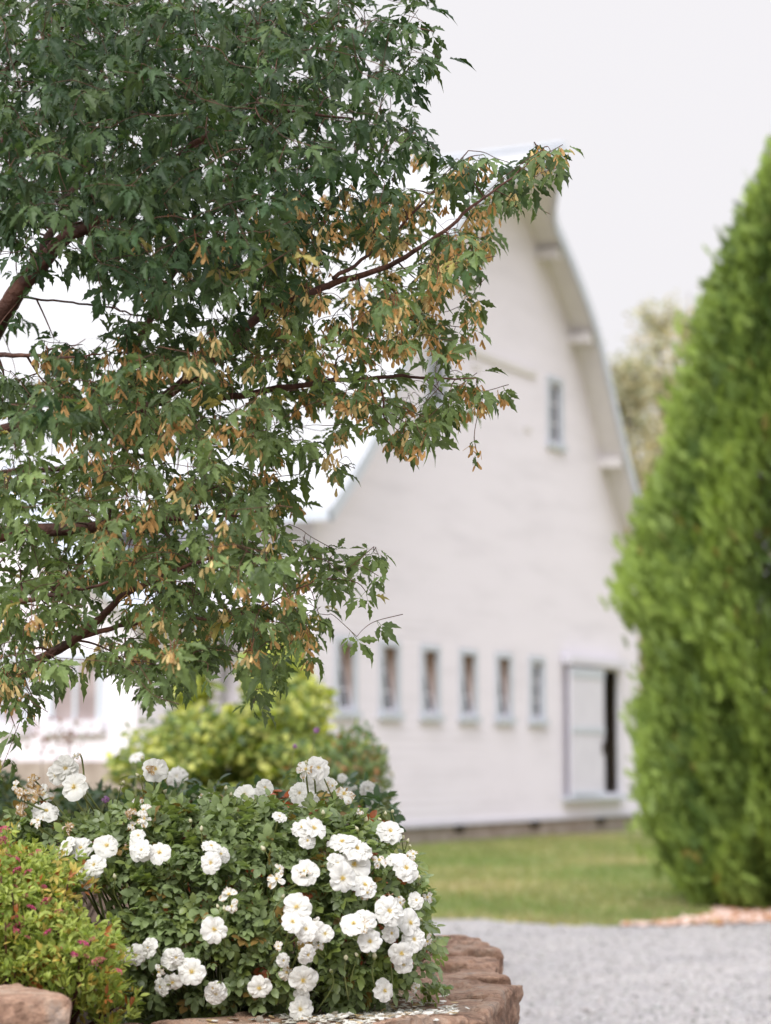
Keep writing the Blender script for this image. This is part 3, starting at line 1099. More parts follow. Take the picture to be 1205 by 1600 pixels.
# fallen petals on the stones and soil
def fallen_petals():
    g = rng(43)
    T = []
    for _ in range(1500):
        px = np.clip(g.normal(555, 80), 330, 710)
        pt = 1598 - (px - 330) * 0.085 + g.normal(0, 7)
        Y = 0.505 * F / (pt - HZ) * 1.0
        p = at(px, pt, Y)
        T.append((p[0], p[1], ZT + 0.014 + g.uniform(0, 0.006)))
    for px, py in ((60, 1555), (72, 1556), (76, 1557), (66, 1562), (50, 1566), (690, 1542), (640, 1540), (655, 1558), (690, 1557), (730, 1546)):
        z_ = 0.705 if px < 200 else ZT + 0.012
        T.append(tuple(at(px, py, (EYE - z_) * F / (py - HZ))[:2]) + (z_ + 0.004,))
    from mathutils.bvhtree import BVHTree
    vv, ff, n0 = [], [], 0
    for V, fs in CAPS:
        vv += [tuple(v) for v in V]
        ff += [tuple(i + n0 for i in f) for f in fs]
        n0 += len(V)
    tree = BVHTree.FromPolygons(vv, ff)
    T2 = []
    for x, y, z in T:
        hit = tree.ray_cast(Vector((x, y, 1.0)), Vector((0, 0, -1)))
        T2.append((x, y, (hit[0].z if hit[0] is not None else 0.565) + 0.003 + g.uniform(0, 0.004)))
    T = T2
    T = np.array(T)
    k = len(T)
    tv = np.array([(-.5, -.2, .02), (0, -.36, .0), (.45, -.2, .04), (.5, .2, .06), (0, .38, .02), (-.5, .2, .05), (0, 0, -.03)])
    tf = np.array([(0, 1, 6), (1, 2, 6), (2, 3, 6), (3, 4, 6), (4, 5, 6), (5, 0, 6)])
    M = frames(g.normal(0, 1, (k, 3)) * np.array([1, 1, .15]), np.tile([0, 0, 1.0], (k, 1)) + g.normal(0, .18, (k, 3))) * g.uniform(0.010, 0.025, (k, 1, 1))
    c = np.where(g.random((k, 1)) < 0.85, np.array([[0.84, 0.82, 0.77]]), np.array([[0.60, 0.45, 0.24]])) * g.uniform(0.85, 1.05, (k, 1))
    m = MB()
    m.scatter(tv, tf, M, T, c)
    tag(m.build("fallen_petals", M_PETAL), "fallen white rose petals scattered over the stone caps", "petals", kind="stuff")
fallen_petals()

# ------------------------------------------------------------------ leaf templates
def leaflet(outline, fold=0.10, bend=0.18, g=None):
    """unit leaflet along +x: outline of one side (x, y), mirrored, folded on the midrib"""
    xs = [o[0] for o in outline]
    v, f = [], []
    mid = [(x, 0.0, -bend * x * x) for x in [0.0] + xs + [1.0]]
    v += mid
    n = len(mid)
    for sgn in (1, -1):
        k = len(v)
        for x, y in outline:
            v.append((x, sgn * y, -bend * x * x + fold * abs(y) * 2 + (g.normal(0, 0.02) if g is not None else 0)))
        m_ = len(outline)
        def tri(a, b, c):
            f.append((a, b, c) if sgn > 0 else (a, c, b))
        tri(0, 1, k)
        for i in range(m_ - 1):
            tri(1 + i, 2 + i, k + i + 1)
            tri(1 + i, k + i + 1, k + i)
        tri(n - 2, n - 1, k + m_ - 1)
    return np.array(v), np.array(f)

MAPLE_OUT = [(0.14, 0.06), (0.30, 0.17), (0.38, 0.12), (0.52, 0.23), (0.60, 0.12), (0.74, 0.14), (0.82, 0.06)]
ROSE_OUT = [(0.12, 0.20), (0.35, 0.33), (0.65, 0.30), (0.88, 0.14)]
SPI_OUT = [(0.25, 0.16), (0.55, 0.19), (0.82, 0.10)]

def compound(parts, g, bend, fold, outline):
    """parts: (base x, base y, angle, length) of each leaflet"""
    V, Fc, n = [], [], 0
    for bx, by, an, ln in parts:
        v, f = leaflet(outline, fold * g.uniform(0.5, 1.6), bend * g.uniform(0.4, 1.8), g)
        v = v * ln * g.uniform(0.88, 1.1)
        tw = g.normal(0, 0.25)
        ry = np.array([[1, 0, 0], [0, math.cos(tw), -math.sin(tw)], [0, math.sin(tw), math.cos(tw)]])
        a = an + g.normal(0, 0.08)
        rz = np.array([[math.cos(a), -math.sin(a), 0], [math.sin(a), math.cos(a), 0], [0, 0, 1]])
        v = v @ ry.T @ rz.T + np.array([bx, by, 0])
        V.append(v)
        Fc.append(f + n)
        n += len(v)
    # stalk
    V.append(np.array([(-0.45, -0.012, 0.03), (-0.45, 0.012, 0.03), (0.06, 0.012, 0), (0.06, -0.012, 0)]))
    Fc.append(np.array([(n, n + 3, n + 2), (n, n + 2, n + 1)]))
    return np.concatenate(V), np.concatenate(Fc)

# ------------------------------------------------------------------ the maple
GRID = """
99999999999850...
99999999999960...
99999999999940...
99999999999830...
99999999999541...
99999999965423632
78999987777755642
53899999876777710
22488888777778800
11014468888888300
72035688875566200
87578888886322100
88888888887766610
88888888556567200
88888885333010000
88888886410000000
77888888600000000
55478888763200000
77888888864200000
77888888763100000
77788764420000000
53116402100000000
20000000000000000
10000000000000000
""".split()
GRID[4] = "99999999999864100"
GRID[5] = "99999999965323424"

def maple():
    TB = at(-215, HZ, 5.75)
    root = empty("paperbark_maple", (TB[0], TB[1], 0.5))
    tag(root, "maple with cinnamon bark, drooping green leaves and orange winged seeds", "tree")
    org = np.array([TB[0], TB[1], 0.5])
    g = rng(77)
    def P(px, py, Y, r_):
        return np.append(at(px, py, Y), r_)
    limbs = {
        "trunk": [np.array([TB[0], TB[1], 0.48, 0.085]), P(-200, 1250, 5.7, 0.07), P(-170, 950, 5.65, 0.062), P(-160, 720, 5.6, 0.052), P(-140, 500, 5.6, 0.045), P(-150, 250, 5.6, 0.035), P(-130, 0, 5.6, 0.025), P(-100, -250, 5.6, 0.012)],
    }
    branches = [
        [P(-160, 700, 5.6, .034), P(-60, 590, 5.4, .030), P(18, 478, 5.25, .027), P(55, 425, 5.2, .025), P(112, 368, 5.15, .019), P(190, 330, 5.1, .015), P(330, 225, 5.05, .010), P(420, 140, 5.1, .006), P(520, 60, 5.1, .003)],
        [P(50, 430, 5.2, .016), P(75, 385, 5.3, .013), P(120, 300, 5.4, .010), P(180, 170, 5.5, .007), P(260, 40, 5.5, .004), P(300, -80, 5.5, .003)],
        [P(-145, 560, 5.6, .018), P(-60, 400, 5.6, .013), P(20, 352, 5.5, .008), P(100, 352, 5.4, .005), P(170, 345, 5.35, .003)],
        [P(190, 330, 5.1, .010), P(320, 215, 5.0, .008), P(360, 205, 5.0, .007), P(430, 175, 4.95, .005), P(560, 175, 4.9, .003)],
        [P(-170, 900, 5.65, .030), P(-60, 850, 5.3, .024), P(20, 833, 5.2, .021), P(120, 822, 5.15, .017), P(200, 806, 5.1, .011), P(300, 800, 5.0, .006), P(400, 790, 4.95, .003)],
        [P(-160, 760, 5.6, .020), P(0, 680, 5.5, .016), P(120, 665, 5.45, .014), P(185, 600, 5.4, .013), P(225, 525, 5.35, .011), P(270, 445, 5.3, .009), P(330, 350, 5.3, .005), P(380, 290, 5.3, .003)],
        [P(120, 665, 5.4, .016), P(230, 640, 5.25, .015), P(320, 575, 5.1, .013), P(400, 505, 5.05, .012), P(455, 470, 5.0, .010), P(520, 435, 5.0, .009), P(610, 408, 4.95, .007), P(700, 355, 4.9, .005), P(760, 310, 4.9, .0035), P(825, 265, 4.9, .002), P(862, 240, 4.9, .001)],
        [P(520, 435, 5.0, .006), P(600, 380, 5.05, .004), P(680, 300, 5.05, .003), P(735, 245, 5.05, .0015)],
        [P(185, 690, 5.35, .012), P(290, 640, 5.2, .010), P(400, 615, 5.1, .009), P(540, 600, 5.0, .006), P(640, 600, 4.95, .004), P(735, 600, 4.9, .0015)],
        [P(-190, 1130, 5.7, .026), P(-70, 1085, 5.4, .020), P(20, 1060, 5.25, .016), P(75, 1020, 5.15, .013), P(130, 985, 5.05, .011), P(190, 925, 4.95, .008), P(280, 880, 4.85, .005), P(360, 840, 4.8, .002)],
        [P(60, 1030, 5.2, .010), P(170, 985, 5.05, .007), P(270, 965, 5.0, .005), P(400, 965, 4.95, .003), P(520, 905, 4.95, .0015)],
        [P(-170, 950, 5.65, .016), P(-60, 760, 5.9, .012), P(120, 730, 6.0, .009), P(300, 700, 6.0, .005), P(430, 690, 6.0, .003)],
        [P(-140, 420, 5.6, .020), P(-20, 250, 5.8, .014), P(140, 140, 5.9, .009), P(300, 90, 5.9, .005), P(450, 40, 5.9, .003)],
        [P(-140, 300, 5.6, .016), P(0, 120, 5.3, .010), P(120, 20, 5.2, .006), P(220, -80, 5.2, .003)],
        [P(-60, 590, 5.4, .010), P(0, 560, 5.1, .007), P(80, 560, 4.95, .004), P(160, 560, 4.9, .002)],
        [P(35, 465, 5.22, .0035), P(100, 472, 5.3, .003), P(180, 480, 5.3, .003), P(250, 500, 5.3, .002)],
        [P(-160, 800, 5.6, .018), P(-30, 930, 5.1, .010), P(60, 930, 4.9, .006), P(170, 900, 4.75, .003)],
    ]
    mb = MB()
    q = smooth_path(limbs["trunk"], 8)
    mb.tube(q[:, :3] - org, q[:, 3] * (1 + 0.05 * np.sin(np.arange(len(q)) * 1.7)), 10)
    trunk = mb.build("trunk", M_BARK, root, True)
    nodes, nd = [], []
    for br in branches:
        q = smooth_path(br, 7)
        q[:, :3] += np.cumsum(g.normal(0, 0.0022, (len(q), 3)), 0)
        mb = MB()
        mb.tube(q[:, :3] - org, np.maximum(q[:, 3] * 0.84, 0.0012), 7)
        mb.build("limb", M_BARK, trunk, True)
        nodes += list(q[3:, :3])
        nd += list(np.maximum(q[3:, 3], 0.0015))
    nodes = np.array(nodes)
    nd = np.array(nd)
    # leaf positions: by how full the crown is there, spread in depth
    anchors, TIPS = [], []
    for r_, row in enumerate(GRID):
        for c_, ch in enumerate(row):
            d = int(ch) if ch.isdigit() else 0
            cnt = d * (1.7 if r_ < 9 and c_ < 9 else 1.05 if c_ > 8 else 1.28) * (1.0 if d > 4 else 0.8)
            k = int(cnt) + (g.random() < cnt % 1)
            for _ in range(k):
                px, py = c_ * 50 + g.uniform(0, 50), r_ * 50 + g.uniform(-12, 38)
                cl = mnoise.noise(Vector((px * 0.011 + py * 0.004, py * 0.021 - px * 0.004, 7.0)))
                if cl < -0.08 and g.random() < (0.55 if d > 8 else 0.85):
                    continue
                deep = 0.55 if px < 450 and py < 450 else 0.42
                anchors.append((px, py, 5.02 + np.clip(g.normal(0.12, deep), -0.75, 1.1) * (1.0 if d > 5 else 0.45)))
    for px, py in ((830, 258), (850, 242), (862, 238), (800, 282), (845, 270), (835, 222), (815, 262), (780, 300), (720, 252), (738, 244), (755, 250), (690, 272), (705, 262), (745, 602), (725, 598), (705, 606), (572, 888), (552, 882), (530, 892), (500, 905), (522, 962), (495, 950), (408, 1062), (396, 1084), (652, 204), (640, 214), (622, 212), (435, 745), (418, 760), (428, 732), (645, 20), (655, 30), (635, 42), (662, 76), (650, 92), (640, 100), (625, 128), (612, 150), (625, 60)):
        anchors.append((px, py, 4.92 + g.normal(0, 0.05)))
        TIPS.append(len(anchors) - 1)
    for _ in range(420):                         # the crown goes on past the frame, left and above
        if g.random() < 0.5:
            anchors.append((g.uniform(-520, 0), g.uniform(-200, 1050), 5.4 + g.normal(0, 0.5)))
        else:
            anchors.append((g.uniform(-400, 560), g.uniform(-420, 0), 5.3 + g.normal(0, 0.5)))
    A3 = np.array([at(*a) for a in anchors])
    PX = np.array(anchors)
    PX[TIPS, 2] = -1                             # the long shoots that reach out of the crown
    d0 = np.array([np.min(np.linalg.norm(nodes - a, axis=1)) for a in A3])
    order = np.argsort(d0)
    tw = MB()
    leafT, leafX, leafZ, leafP = [], [], [], []
    for i in order:
        a = A3[i]
        d = np.linalg.norm(nodes - a, axis=1) + 0.25 * np.maximum(0, nodes[:, 2] - a[2])
        j = int(np.argmin(d))
        b = nodes[j]
        ln = np.linalg.norm(a - b)
        dirn = (a - b) / (ln + 1e-6)
        tip = a + (dirn * 0.5 + np.array([0.25, -0.1, -0.15]) + g.normal(0, 0.25, 3)) * 0.05
        mid = (a + b) / 2 + np.array([0, 0, 0.06 * ln]) + g.normal(0, 0.05 * ln, 3)
        path = smooth_path([b, mid, a, tip], 4)
        r0 = min(nd[j] * 0.7, 0.0045 if ln > 0.2 else 0.003)
        tw.tube(path - org, np.linspace(r0, 0.0009, len(path)), 4, cap=False)
        nn = path[3:]
        nodes = np.vstack([nodes, nn])
        nd = np.concatenate([nd, np.linspace(r0, 0.001, len(nn))])
        tdir = (path[-1] - path[-4])
        tdir /= np.linalg.norm(tdir) + 1e-9
        side = np.cross(tdir, [0, 0, 1.0])
        side /= np.linalg.norm(side) + 1e-9
        spots = [(path[-1], tdir), (path[-2], side), (path[-2], -side), (path[-5], side), (path[-5], -side)]
        for p, od in spots[:int(g.integers(3, 6))]:
            x = od * g.uniform(0.4, 1.2) + tdir * 0.3 + np.array([0, -0.12, -1.0]) * g.uniform(0.1, 1.35) + g.normal(0, 0.3, 3)
            zz = np.array([0, -0.3, 0.9]) + od * 0.7 + g.normal(0, 0.35, 3)
            leafT.append(p); leafX.append(x); leafZ.append(zz); leafP.append(PX[i])
    tw.build("twigs", M_BARK, root, True)
    leafT, leafX, leafZ, leafP = map(np.array, (leafT, leafX, leafZ, leafP))
    k = len(leafT)
    size = np.clip(g.normal(0.041, 0.009, (k, 1, 1)), 0.018, 0.06)
    M = frames(leafX, leafZ) * size
    # the crown's edge: drop leaves that would hang outside it
    cen = leafT + M[:, :, 0] * 0.7
    d_ = cen - np.array([0, 0, EYE])
    cz = d_[:, 1] * math.cos(TILT) + d_[:, 2] * math.sin(TILT)
    ux = CX + F * d_[:, 0] / cz
    uy = CY - F * (-d_[:, 1] * math.sin(TILT) + d_[:, 2] * math.cos(TILT)) / cz
    keep = np.ones(k, bool)
    for n_ in range(k):
        if ux[n_] > 0 and uy[n_] > 12 and leafP[n_, 2] >= 0:
            r_, c_ = int((uy[n_] + 5) // 50), int(ux[n_] // 50)
            ch = GRID[r_][c_] if 0 <= r_ < len(GRID) and 0 <= c_ < len(GRID[r_]) else "0"
            keep[n_] = ch not in "0." or g.random() < 0.06
    leafT, leafX, leafZ, leafP, M = leafT[keep], leafX[keep], leafZ[keep], leafP[keep], M[keep]
    k = len(leafT)
    T = leafT + M[:, :, 0] * 0.45 - org
    # shade put into the leaf tint: upper leaves darkest, lower and outer boughs lighter
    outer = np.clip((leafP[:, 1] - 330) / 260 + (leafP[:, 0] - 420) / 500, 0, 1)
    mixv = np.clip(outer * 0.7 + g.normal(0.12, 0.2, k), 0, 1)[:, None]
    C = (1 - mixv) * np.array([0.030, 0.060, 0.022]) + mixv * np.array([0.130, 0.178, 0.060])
    yel = (g.random(k) < 0.025) & (leafP[:, 1] > 350)
    C[yel] = np.array([0.26, 0.22, 0.06])
    C *= g.uniform(0.65, 1.4, (k, 1))
    mb = MB()
    for j in range(9):
        tv, tf = compound([(0.12, 0, 0, 1.0), (0, 0.02, 0.85 + g.normal(0, 0.12), 0.82), (0, -0.02, -0.85 + g.normal(0, .12), 0.82)], g, 0.38, 0.2, MAPLE_OUT)
        w = (np.arange(k) % 9) == j
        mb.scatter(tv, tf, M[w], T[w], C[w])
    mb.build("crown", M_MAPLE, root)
    # winged seeds hanging in bunches
    wing_v = np.array([(0, .03, 0), (.25, .10, .02), (.6, .17, .03), (.9, .12, .02), (1.0, 0, 0), (.8, -.08, -.01), (.4, -.05, 0), (0, -.04, 0), (.13, 0, .07)])
    wing_f = np.array([(0, 1, 8), (1, 6, 8), (6, 7, 8), (7, 0, 8), (1, 2, 6), (2, 5, 6), (2, 3, 5), (3, 4, 5)])
    def seed_mesh():
        m = MB()
        cnt = int(g.integers(4, 8))
        X, T_ = [], []
        for _ in range(cnt):
            b = g.normal(0, 0.010, 3) + np.array([0, 0, -0.012])
            a = g.uniform(0, 6.28)
            for sg in (1, -1):
                X.append(np.array([math.cos(a) * sg * 0.55, math.sin(a) * sg * 0.55, -1.0]) + g.normal(0, .2, 3)); T_.append(b)
        X, T_ = np.array(X), np.array(T_)
        Mx = frames(X, g.normal(0, 1, X.shape)) * g.uniform(0.017, 0.026, (len(X), 1, 1)) * np.array([1, 1.3, 1])
        c0 = np.array([[0.47, 0.29, 0.12]]) if g.random() < 0.55 else np.array([[0.56, 0.44, 0.21]])
        m.scatter(wing_v, wing_f, Mx, T_, c0 * g.uniform(0.75, 1.25, (len(X), 1)) * np.array([[1, 1, 1]]))
        m.tube([(0, 0, 0.02), (0, 0, -0.012)], 0.0009, 4, np.array([0.25, 0.10, 0.05]))
        return m
    w = np.zeros(k)
    leafP = leafP.astype(float)
    x_, y_ = leafP[:, 0], leafP[:, 1]
    w += np.where((y_ > 290) & (y_ < 560) & (x_ > 430) & (x_ < 770), 1.0, 0)
    w += np.where((y_ > 520) & (y_ < 740) & (x_ > 60), 0.45, 0)
    w += np.where((y_ > 740) & (y_ < 1010) & (x_ > 130) & (x_ < 480), 0.42, 0)
    w += np.where((y_ > 740) & (x_ >= 0) & (x_ <= 130), 0.15, 0)
    w += np.where((y_ > 220) & (y_ <= 290) & (x_ > 600), 0.6, 0)
    w += np.where((y_ > 300) & (y_ <= 450) & (x_ > 120) & (x_ < 430), 0.05, 0)
    pick = g.choice(k, 640, replace=False, p=w / w.sum())
    front = sorted(pick, key=lambda i: leafT[i][1])
    protos = [seed_mesh().build("seed_bunch", M_SEED, root) for _ in range(8)]
    rest = MB()
    for n_, i in enumerate(front):
        pos = leafT[i] - org + np.array([0, -0.02, -0.015])
        if n_ < 100:
            o = protos[n_] if n_ < 8 else protos[n_ % 8].copy()
            if n_ >= 8:
                COL.objects.link(o)
            o.parent = root
            o.location = pos
            o.rotation_euler = (g.normal(0, .2), g.normal(0, .2), g.uniform(0, 6.28))
        else:
            m = seed_mesh()
            off = 0
            vv = np.concatenate(m.v)
            rest.add(vv + pos, np.concatenate(m.f[3]), np.concatenate(m.c)[:len(vv)])
    tag(rest.build("seed_mass", M_SEED, root), kind="stuff")
maple()

# ------------------------------------------------------------------ rose bush
TOPX = [0, 30, 60, 100, 150, 200, 240, 300, 350, 400, 460, 520, 570, 610, 640, 660, 672, 690]
TOPY = [1300, 1275, 1268, 1275, 1290, 1272, 1255, 1262, 1255, 1262, 1258, 1268, 1290, 1310, 1345, 1400, 1470, 1540]
def rose_depth(px, py, front=True):
    dx = (px - 350) / 345.0
    dz = (py - 1440) / 215.0
    q = np.clip(1 - dx * dx * 0.95 - dz * dz * 0.9, 0.02, 1)
    return 5.05 + (-1 if front else 1) * 0.40 * np.sqrt(q)

def petal_mesh(g, whorls, ragged=0.0, brown=0.0):
    m = MB()
    nu, nv = 6, 7
    for cnt, ln, up, rot0, wfac in whorls:
        for i in range(cnt):
            a = rot0 + i * 2 * math.pi / cnt + g.normal(0, 0.12 + ragged * 0.5)
            L = ln * g.uniform(0.9, 1.1) * (1 - ragged * g.uniform(0, 0.4))
            lift = up + g.normal(0, 0.18 + ragged * 0.7)
            W = wfac * L * g.uniform(0.9, 1.1)
            ph, am = g.uniform(0, 6.28), g.uniform(0.03, 0.075) * (1 + ragged)
            notch = g.uniform(0.02, 0.16)
            V, C = [], []
            for u in range(nu):
                t_ = u / (nu - 1)
                wd = W * (0.16 + 0.84 * math.sin(min(1.0, t_ * 1.25) * math.pi / 2) ** 1.1) * (1.0 if t_ < 0.9 else 0.86)
                for v_ in range(nv):
                    s_ = (v_ / (nv - 1)) * 2 - 1
                    r_ = L * (t_ - 0.20 * t_ * s_ * s_ - notch * t_ ** 4 * max(0, 1 - abs(s_) * 2.2))
                    y = s_ * wd * 0.5
                    z = lift * r_ * (0.9 - 0.55 * t_) + 0.32 * y * y / (W + 1e-6) * 1.6 - 0.14 * L * t_ ** 3 + am * L * 2.0 * t_ * math.sin(s_ * 5.5 + ph)
                    V.append((math.cos(a) * r_ - math.sin(a) * y, math.sin(a) * r_ + math.cos(a) * y, z))
                    base = np.array([0.82, 0.805, 0.775])
                    yel = np.array([0.80, 0.74, 0.45])
                    c = base + (yel - base) * max(0, 0.55 - t_ * 1.5)
                    if brown > 0 and (t_ > 0.55 or ragged > 0.8) and mnoise.noise(Vector((a * 3, s_ * 2, t_ * 3 + ph))) > 0.25 - brown * 0.6:
                        c = np.array([0.46, 0.30, 0.13])
                    C.append(c)
            Fq = [(u * nv + v_, (u + 1) * nv + v_, (u + 1) * nv + v_ + 1, u * nv + v_ + 1) for u in range(nu - 1) for v_ in range(nv - 1)]
            m.add(np.array(V) + np.array([0, 0, up * 0.05]), np.array(Fq), np.array(C))
    return m

def stamen_mesh(g):
    m = MB()
    for _ in range(34):
        a, r_ = g.uniform(0, 6.28), math.sqrt(g.random()) * 0.17
        h = 0.15 + g.uniform(0, 0.07) - r_ * 0.2
        x, y = math.cos(a) * r_, math.sin(a) * r_
        m.tube([(x * .35, y * .35, 0.02), (x, y, h)], [0.008, 0.007], 3)
        m.box(x - .016, x + .016, y - .012, y + .012, h, h + .022)
    return m

def rose_bush():
    c0 = at(350, 1440, 5.05)
    org = np.array([c0[0], 5.05, 0.52])
    root = empty("rose_bush", org)
    tag(root, "bushy shrub rose covered in open white blooms behind the stone caps", "rose bush")
    g = rng(91)
    BL_ = [  # photo pixel, width, kind: 0 open, 1 double, 2 ragged, 3 spent and brown
        (50, 1222, 34, 3), (36, 1240, 34, 3), (58, 1243, 34, 3), (33, 1265, 30, 3), (68, 1240, 28, 2), (88, 1210, 30, 0), (103, 1200, 32, 1), (117, 1230, 38, 0), (72, 1269, 40, 1), (60, 1283, 24, 2),
        (92, 1333, 28, 2), (106, 1322, 32, 1), (126, 1326, 32, 1), (167, 1322, 32, 0), (138, 1365, 38, 0), (148, 1352, 34, 1), (242, 1202, 34, 0), (217, 1257, 28, 2), (225, 1266, 26, 2), (204, 1270, 24, 3), (216, 1306, 24, 0), (208, 1290, 20, 2),
        (222, 1329, 36, 0), (250, 1333, 34, 0), (325, 1248, 30, 2), (330, 1323, 28, 1), (345, 1335, 26, 1), (330, 1348, 32, 1),
        (382, 1243, 32, 0), (399, 1250, 36, 0), (415, 1258, 22, 2), (478, 1203, 32, 2), (497, 1200, 36, 1), (492, 1217, 36, 1), (468, 1240, 32, 1), (482, 1252, 26, 1), (512, 1226, 24, 0), (537, 1240, 40, 2),
        (473, 1294, 32, 1), (490, 1295, 36, 0), (480, 1314, 24, 1), (535, 1317, 40, 1), (557, 1328, 40, 1), (553, 1352, 44, 0), (534, 1372, 46, 0), (569, 1384, 40, 1), (592, 1345, 30, 2), (609, 1300, 38, 1), (633, 1357, 40, 1), (620, 1345, 28, 0),
        (432, 1374, 28, 2), (437, 1358, 20, 2), (477, 1364, 38, 0), (358, 1398, 28, 2), (362, 1416, 26, 2), (463, 1418, 36, 0), (457, 1441, 32, 0), (478, 1452, 36, 1), (494, 1456, 32, 1), (508, 1459, 28, 0), (480, 1491, 26, 1), (497, 1478, 20, 2), (474, 1470, 22, 2),
        (335, 1452, 34, 0), (405, 1543, 34, 0), (449, 1519, 28, 2), (474, 1531, 36, 0), (471, 1557, 26, 1), (469, 1576, 32, 0), (553, 1444, 36, 0), (568, 1440, 34, 1), (577, 1471, 32, 0), (607, 1424, 42, 1), (611, 1458, 26, 1), (640, 1442, 38, 0), (646, 1468, 34, 1), (627, 1489, 34, 0), (667, 1470, 24, 2), (650, 1407, 26, 1), (667, 1402, 24, 2),
        (600, 1548, 34, 0), (650, 1543, 20, 2), (337, 1552, 34, 1), (193, 1490, 28, 2), (212, 1492, 30, 1), (234, 1482, 32, 0), (267, 1500, 30, 0), (301, 1518, 38, 0), (249, 1518, 20, 2), (270, 1534, 30, 0), (252, 1542, 26, 1), (578, 1468, 26, 1), (625, 1410, 22, 2), (526, 1350, 30, 1)]
    kinds = {
        0: [petal_mesh(g, [(5, 1.0, 0.26, 0.0, 1.02), (5, 0.74, 0.55, 0.5, 0.9)]) for _ in range(4)],
        1: [petal_mesh(g, [(6, 1.0, 0.20, 0.0, 1.05), (6, 0.82, 0.55, 0.4, 0.95), (5, 0.58, 1.0, 0.2, 0.9)]) for _ in range(4)],
        2: [petal_mesh(g, [(4, 0.95, 0.1, 0.0, 0.75), (3, 0.7, 0.5, 0.6, 0.7)], 0.6, 0.12) for _ in range(4)],
        3: [petal_mesh(g, [(6, 0.9, 0.1, 0.0, 0.6), (6, 0.7, 0.6, 0.5, 0.5), (5, 0.5, 0.9, 0.2, 0.5)], 1.0, 0.75) for _ in range(3)],
    }
    st = [stamen_mesh(g) for _ in range(3)]
    meshes = {k_: [m.build("bloom", M_PETAL, root, True) for m in v_] for k_, v_ in kinds.items()}
    stm = [m.build("stamens", M_STAMEN) for m in st]
    used, used_s = set(), set()
    stems = MB()
    bloom_pos = []
    for q_ in list(BL_):                         # small half-open or fading blooms close to the large ones
        if g.random() < 0.34:
            BL_.append((q_[0] + g.normal(0, 20), q_[1] + g.normal(4, 16), g.uniform(15, 25), int(g.choice([1, 2, 2, 3], p=[.35, .3, .25, .1]))))
    for px, py, wd, kd in BL_:
        Y = float(rose_depth(px, max(py, 1262))) + g.normal(0, 0.02) - 0.07
        if py < 1262:
            Y = 4.95 + g.normal(0, 0.06)
        p = at(px, py, Y) - org
        src = meshes[kd][int(g.integers(0, len(meshes[kd])))]
        if src.name in used:
            o = src.copy()
            COL.objects.link(o)
        else:
            o = src
            used.add(src.name)
        o.parent = root
        o.location = p
        s_ = wd / F * Y / 2 * g.uniform(1.08, 1.34)
        o.scale = (s_, s_, s_)
        rad = np.array([(px - 350) / 345, -0.75, (1470 - py) / 215])
        d = rad / np.linalg.norm(rad) + np.array([0, -0.55, 0.2]) + g.normal(0, 0.34, 3)
        if py < 1275:
            d = np.array([rad[0] * 0.5, -1.0, 0.45]) + g.normal(0, 0.3, 3)
        o.rotation_euler = (Vector(d).to_track_quat('Z', 'Y') @ Matrix.Rotation(g.uniform(0, 6.28), 3, 'Z').to_quaternion()).to_euler()
        if kd in (2, 3):
            o["label"] = "spent bloom with browned petals" if kd == 3 else "ragged bloom losing its petals"
        if kd < 3:
            ss = stm[int(g.integers(0, 3))]
            if ss.name in used_s:
                ss = ss.copy()
                COL.objects.link(ss)
            else:
                used_s.add(ss.name)
            ss.parent = o
        dn = d / np.linalg.norm(d)
        foot = np.array([p[0] * 0.55 + g.normal(0, .03), p[1] * 0.3 + 0.04, max(0.05, p[2] - g.uniform(0.14, 0.3))])
        stems.tube(smooth_path([foot, (foot + p) / 2 + g.normal(0, 0.015, 3) + np.array([0, 0, 0.02]), p - dn * 0.022, p], 4), np.linspace(0.0028, 0.0016, 13), 5)
        stems.tube(smooth_path([np.array([foot[0] * 0.4, foot[1] * .4, 0]), foot * np.array([.8, .8, .5]) + g.normal(0, .01, 3), foot], 4), np.linspace(0.0045, 0.0028, 9), 5)
        bloom_pos.append(p)
    # buds
    bud = MB()
    rings = [(0, .12), (.25, .34), (.55, .36), (.8, .2), (1.0, .02)]
    V = [(r_ * math.cos(a), r_ * math.sin(a), z) for z, r_ in rings for a in np.arange(7) / 7 * 2 * np.pi]
    bud.add(V, [(i * 7 + j, i * 7 + (j + 1) % 7, (i + 1) * 7 + (j + 1) % 7, (i + 1) * 7 + j) for i in range(4) for j in range(7)],
            np.array([(0.30, 0.32, 0.12) if z < .3 else (0.80, 0.76, 0.56) for z, r_ in rings for _ in range(7)]))
    b0 = bud.build("bud", M_PETAL, root, True)
    first = True
    for px, py in ((190, 1226), (218, 1214), (222, 1190), (240, 1222), (248, 1228), (255, 1240), (232, 1236), (360, 1245), (352, 1236), (368, 1250), (508, 1262), (500, 1190), (476, 1196), (602, 1275), (612, 1270), (596, 1284), (640, 1325), (636, 1318), (628, 1312), (505, 1275), (560, 1300), (570, 1285), (30, 1295), (180, 1375), (104, 1378), (315, 1300), (342, 1420), (352, 1425), (655, 1375), (660, 1440), (560, 1495), (540, 1500), (520, 1520), (585, 1500), (610, 1500), (300, 1285), (415, 1330), (440, 1405)):
        o = b0 if first else b0.copy()
        if not first:
            COL.objects.link(o)
        first = False
        Y = float(rose_depth(px, max(py, 1262))) - 0.03 if py > 1262 else 4.95
        p = at(px, py, Y) - org
        o.parent = root
        o.location = p
        s_ = g.uniform(0.010, 0.017)
        o.scale = (s_ * 0.8, s_ * 0.8, s_)
        o.rotation_euler = (g.normal(0, .5), g.normal(0, .5), 0)
        stems.tube(smooth_path([p, p + np.array([g.normal(0, .008), 0.01, -0.03]), p + np.array([g.normal(0, .02), 0.03, -0.08])], 3), np.linspace(0.001, 0.0016, 7), 4)
    # foliage
    T, X, Z, C = [], [], [], []
    cnt = 4700
    k = 0
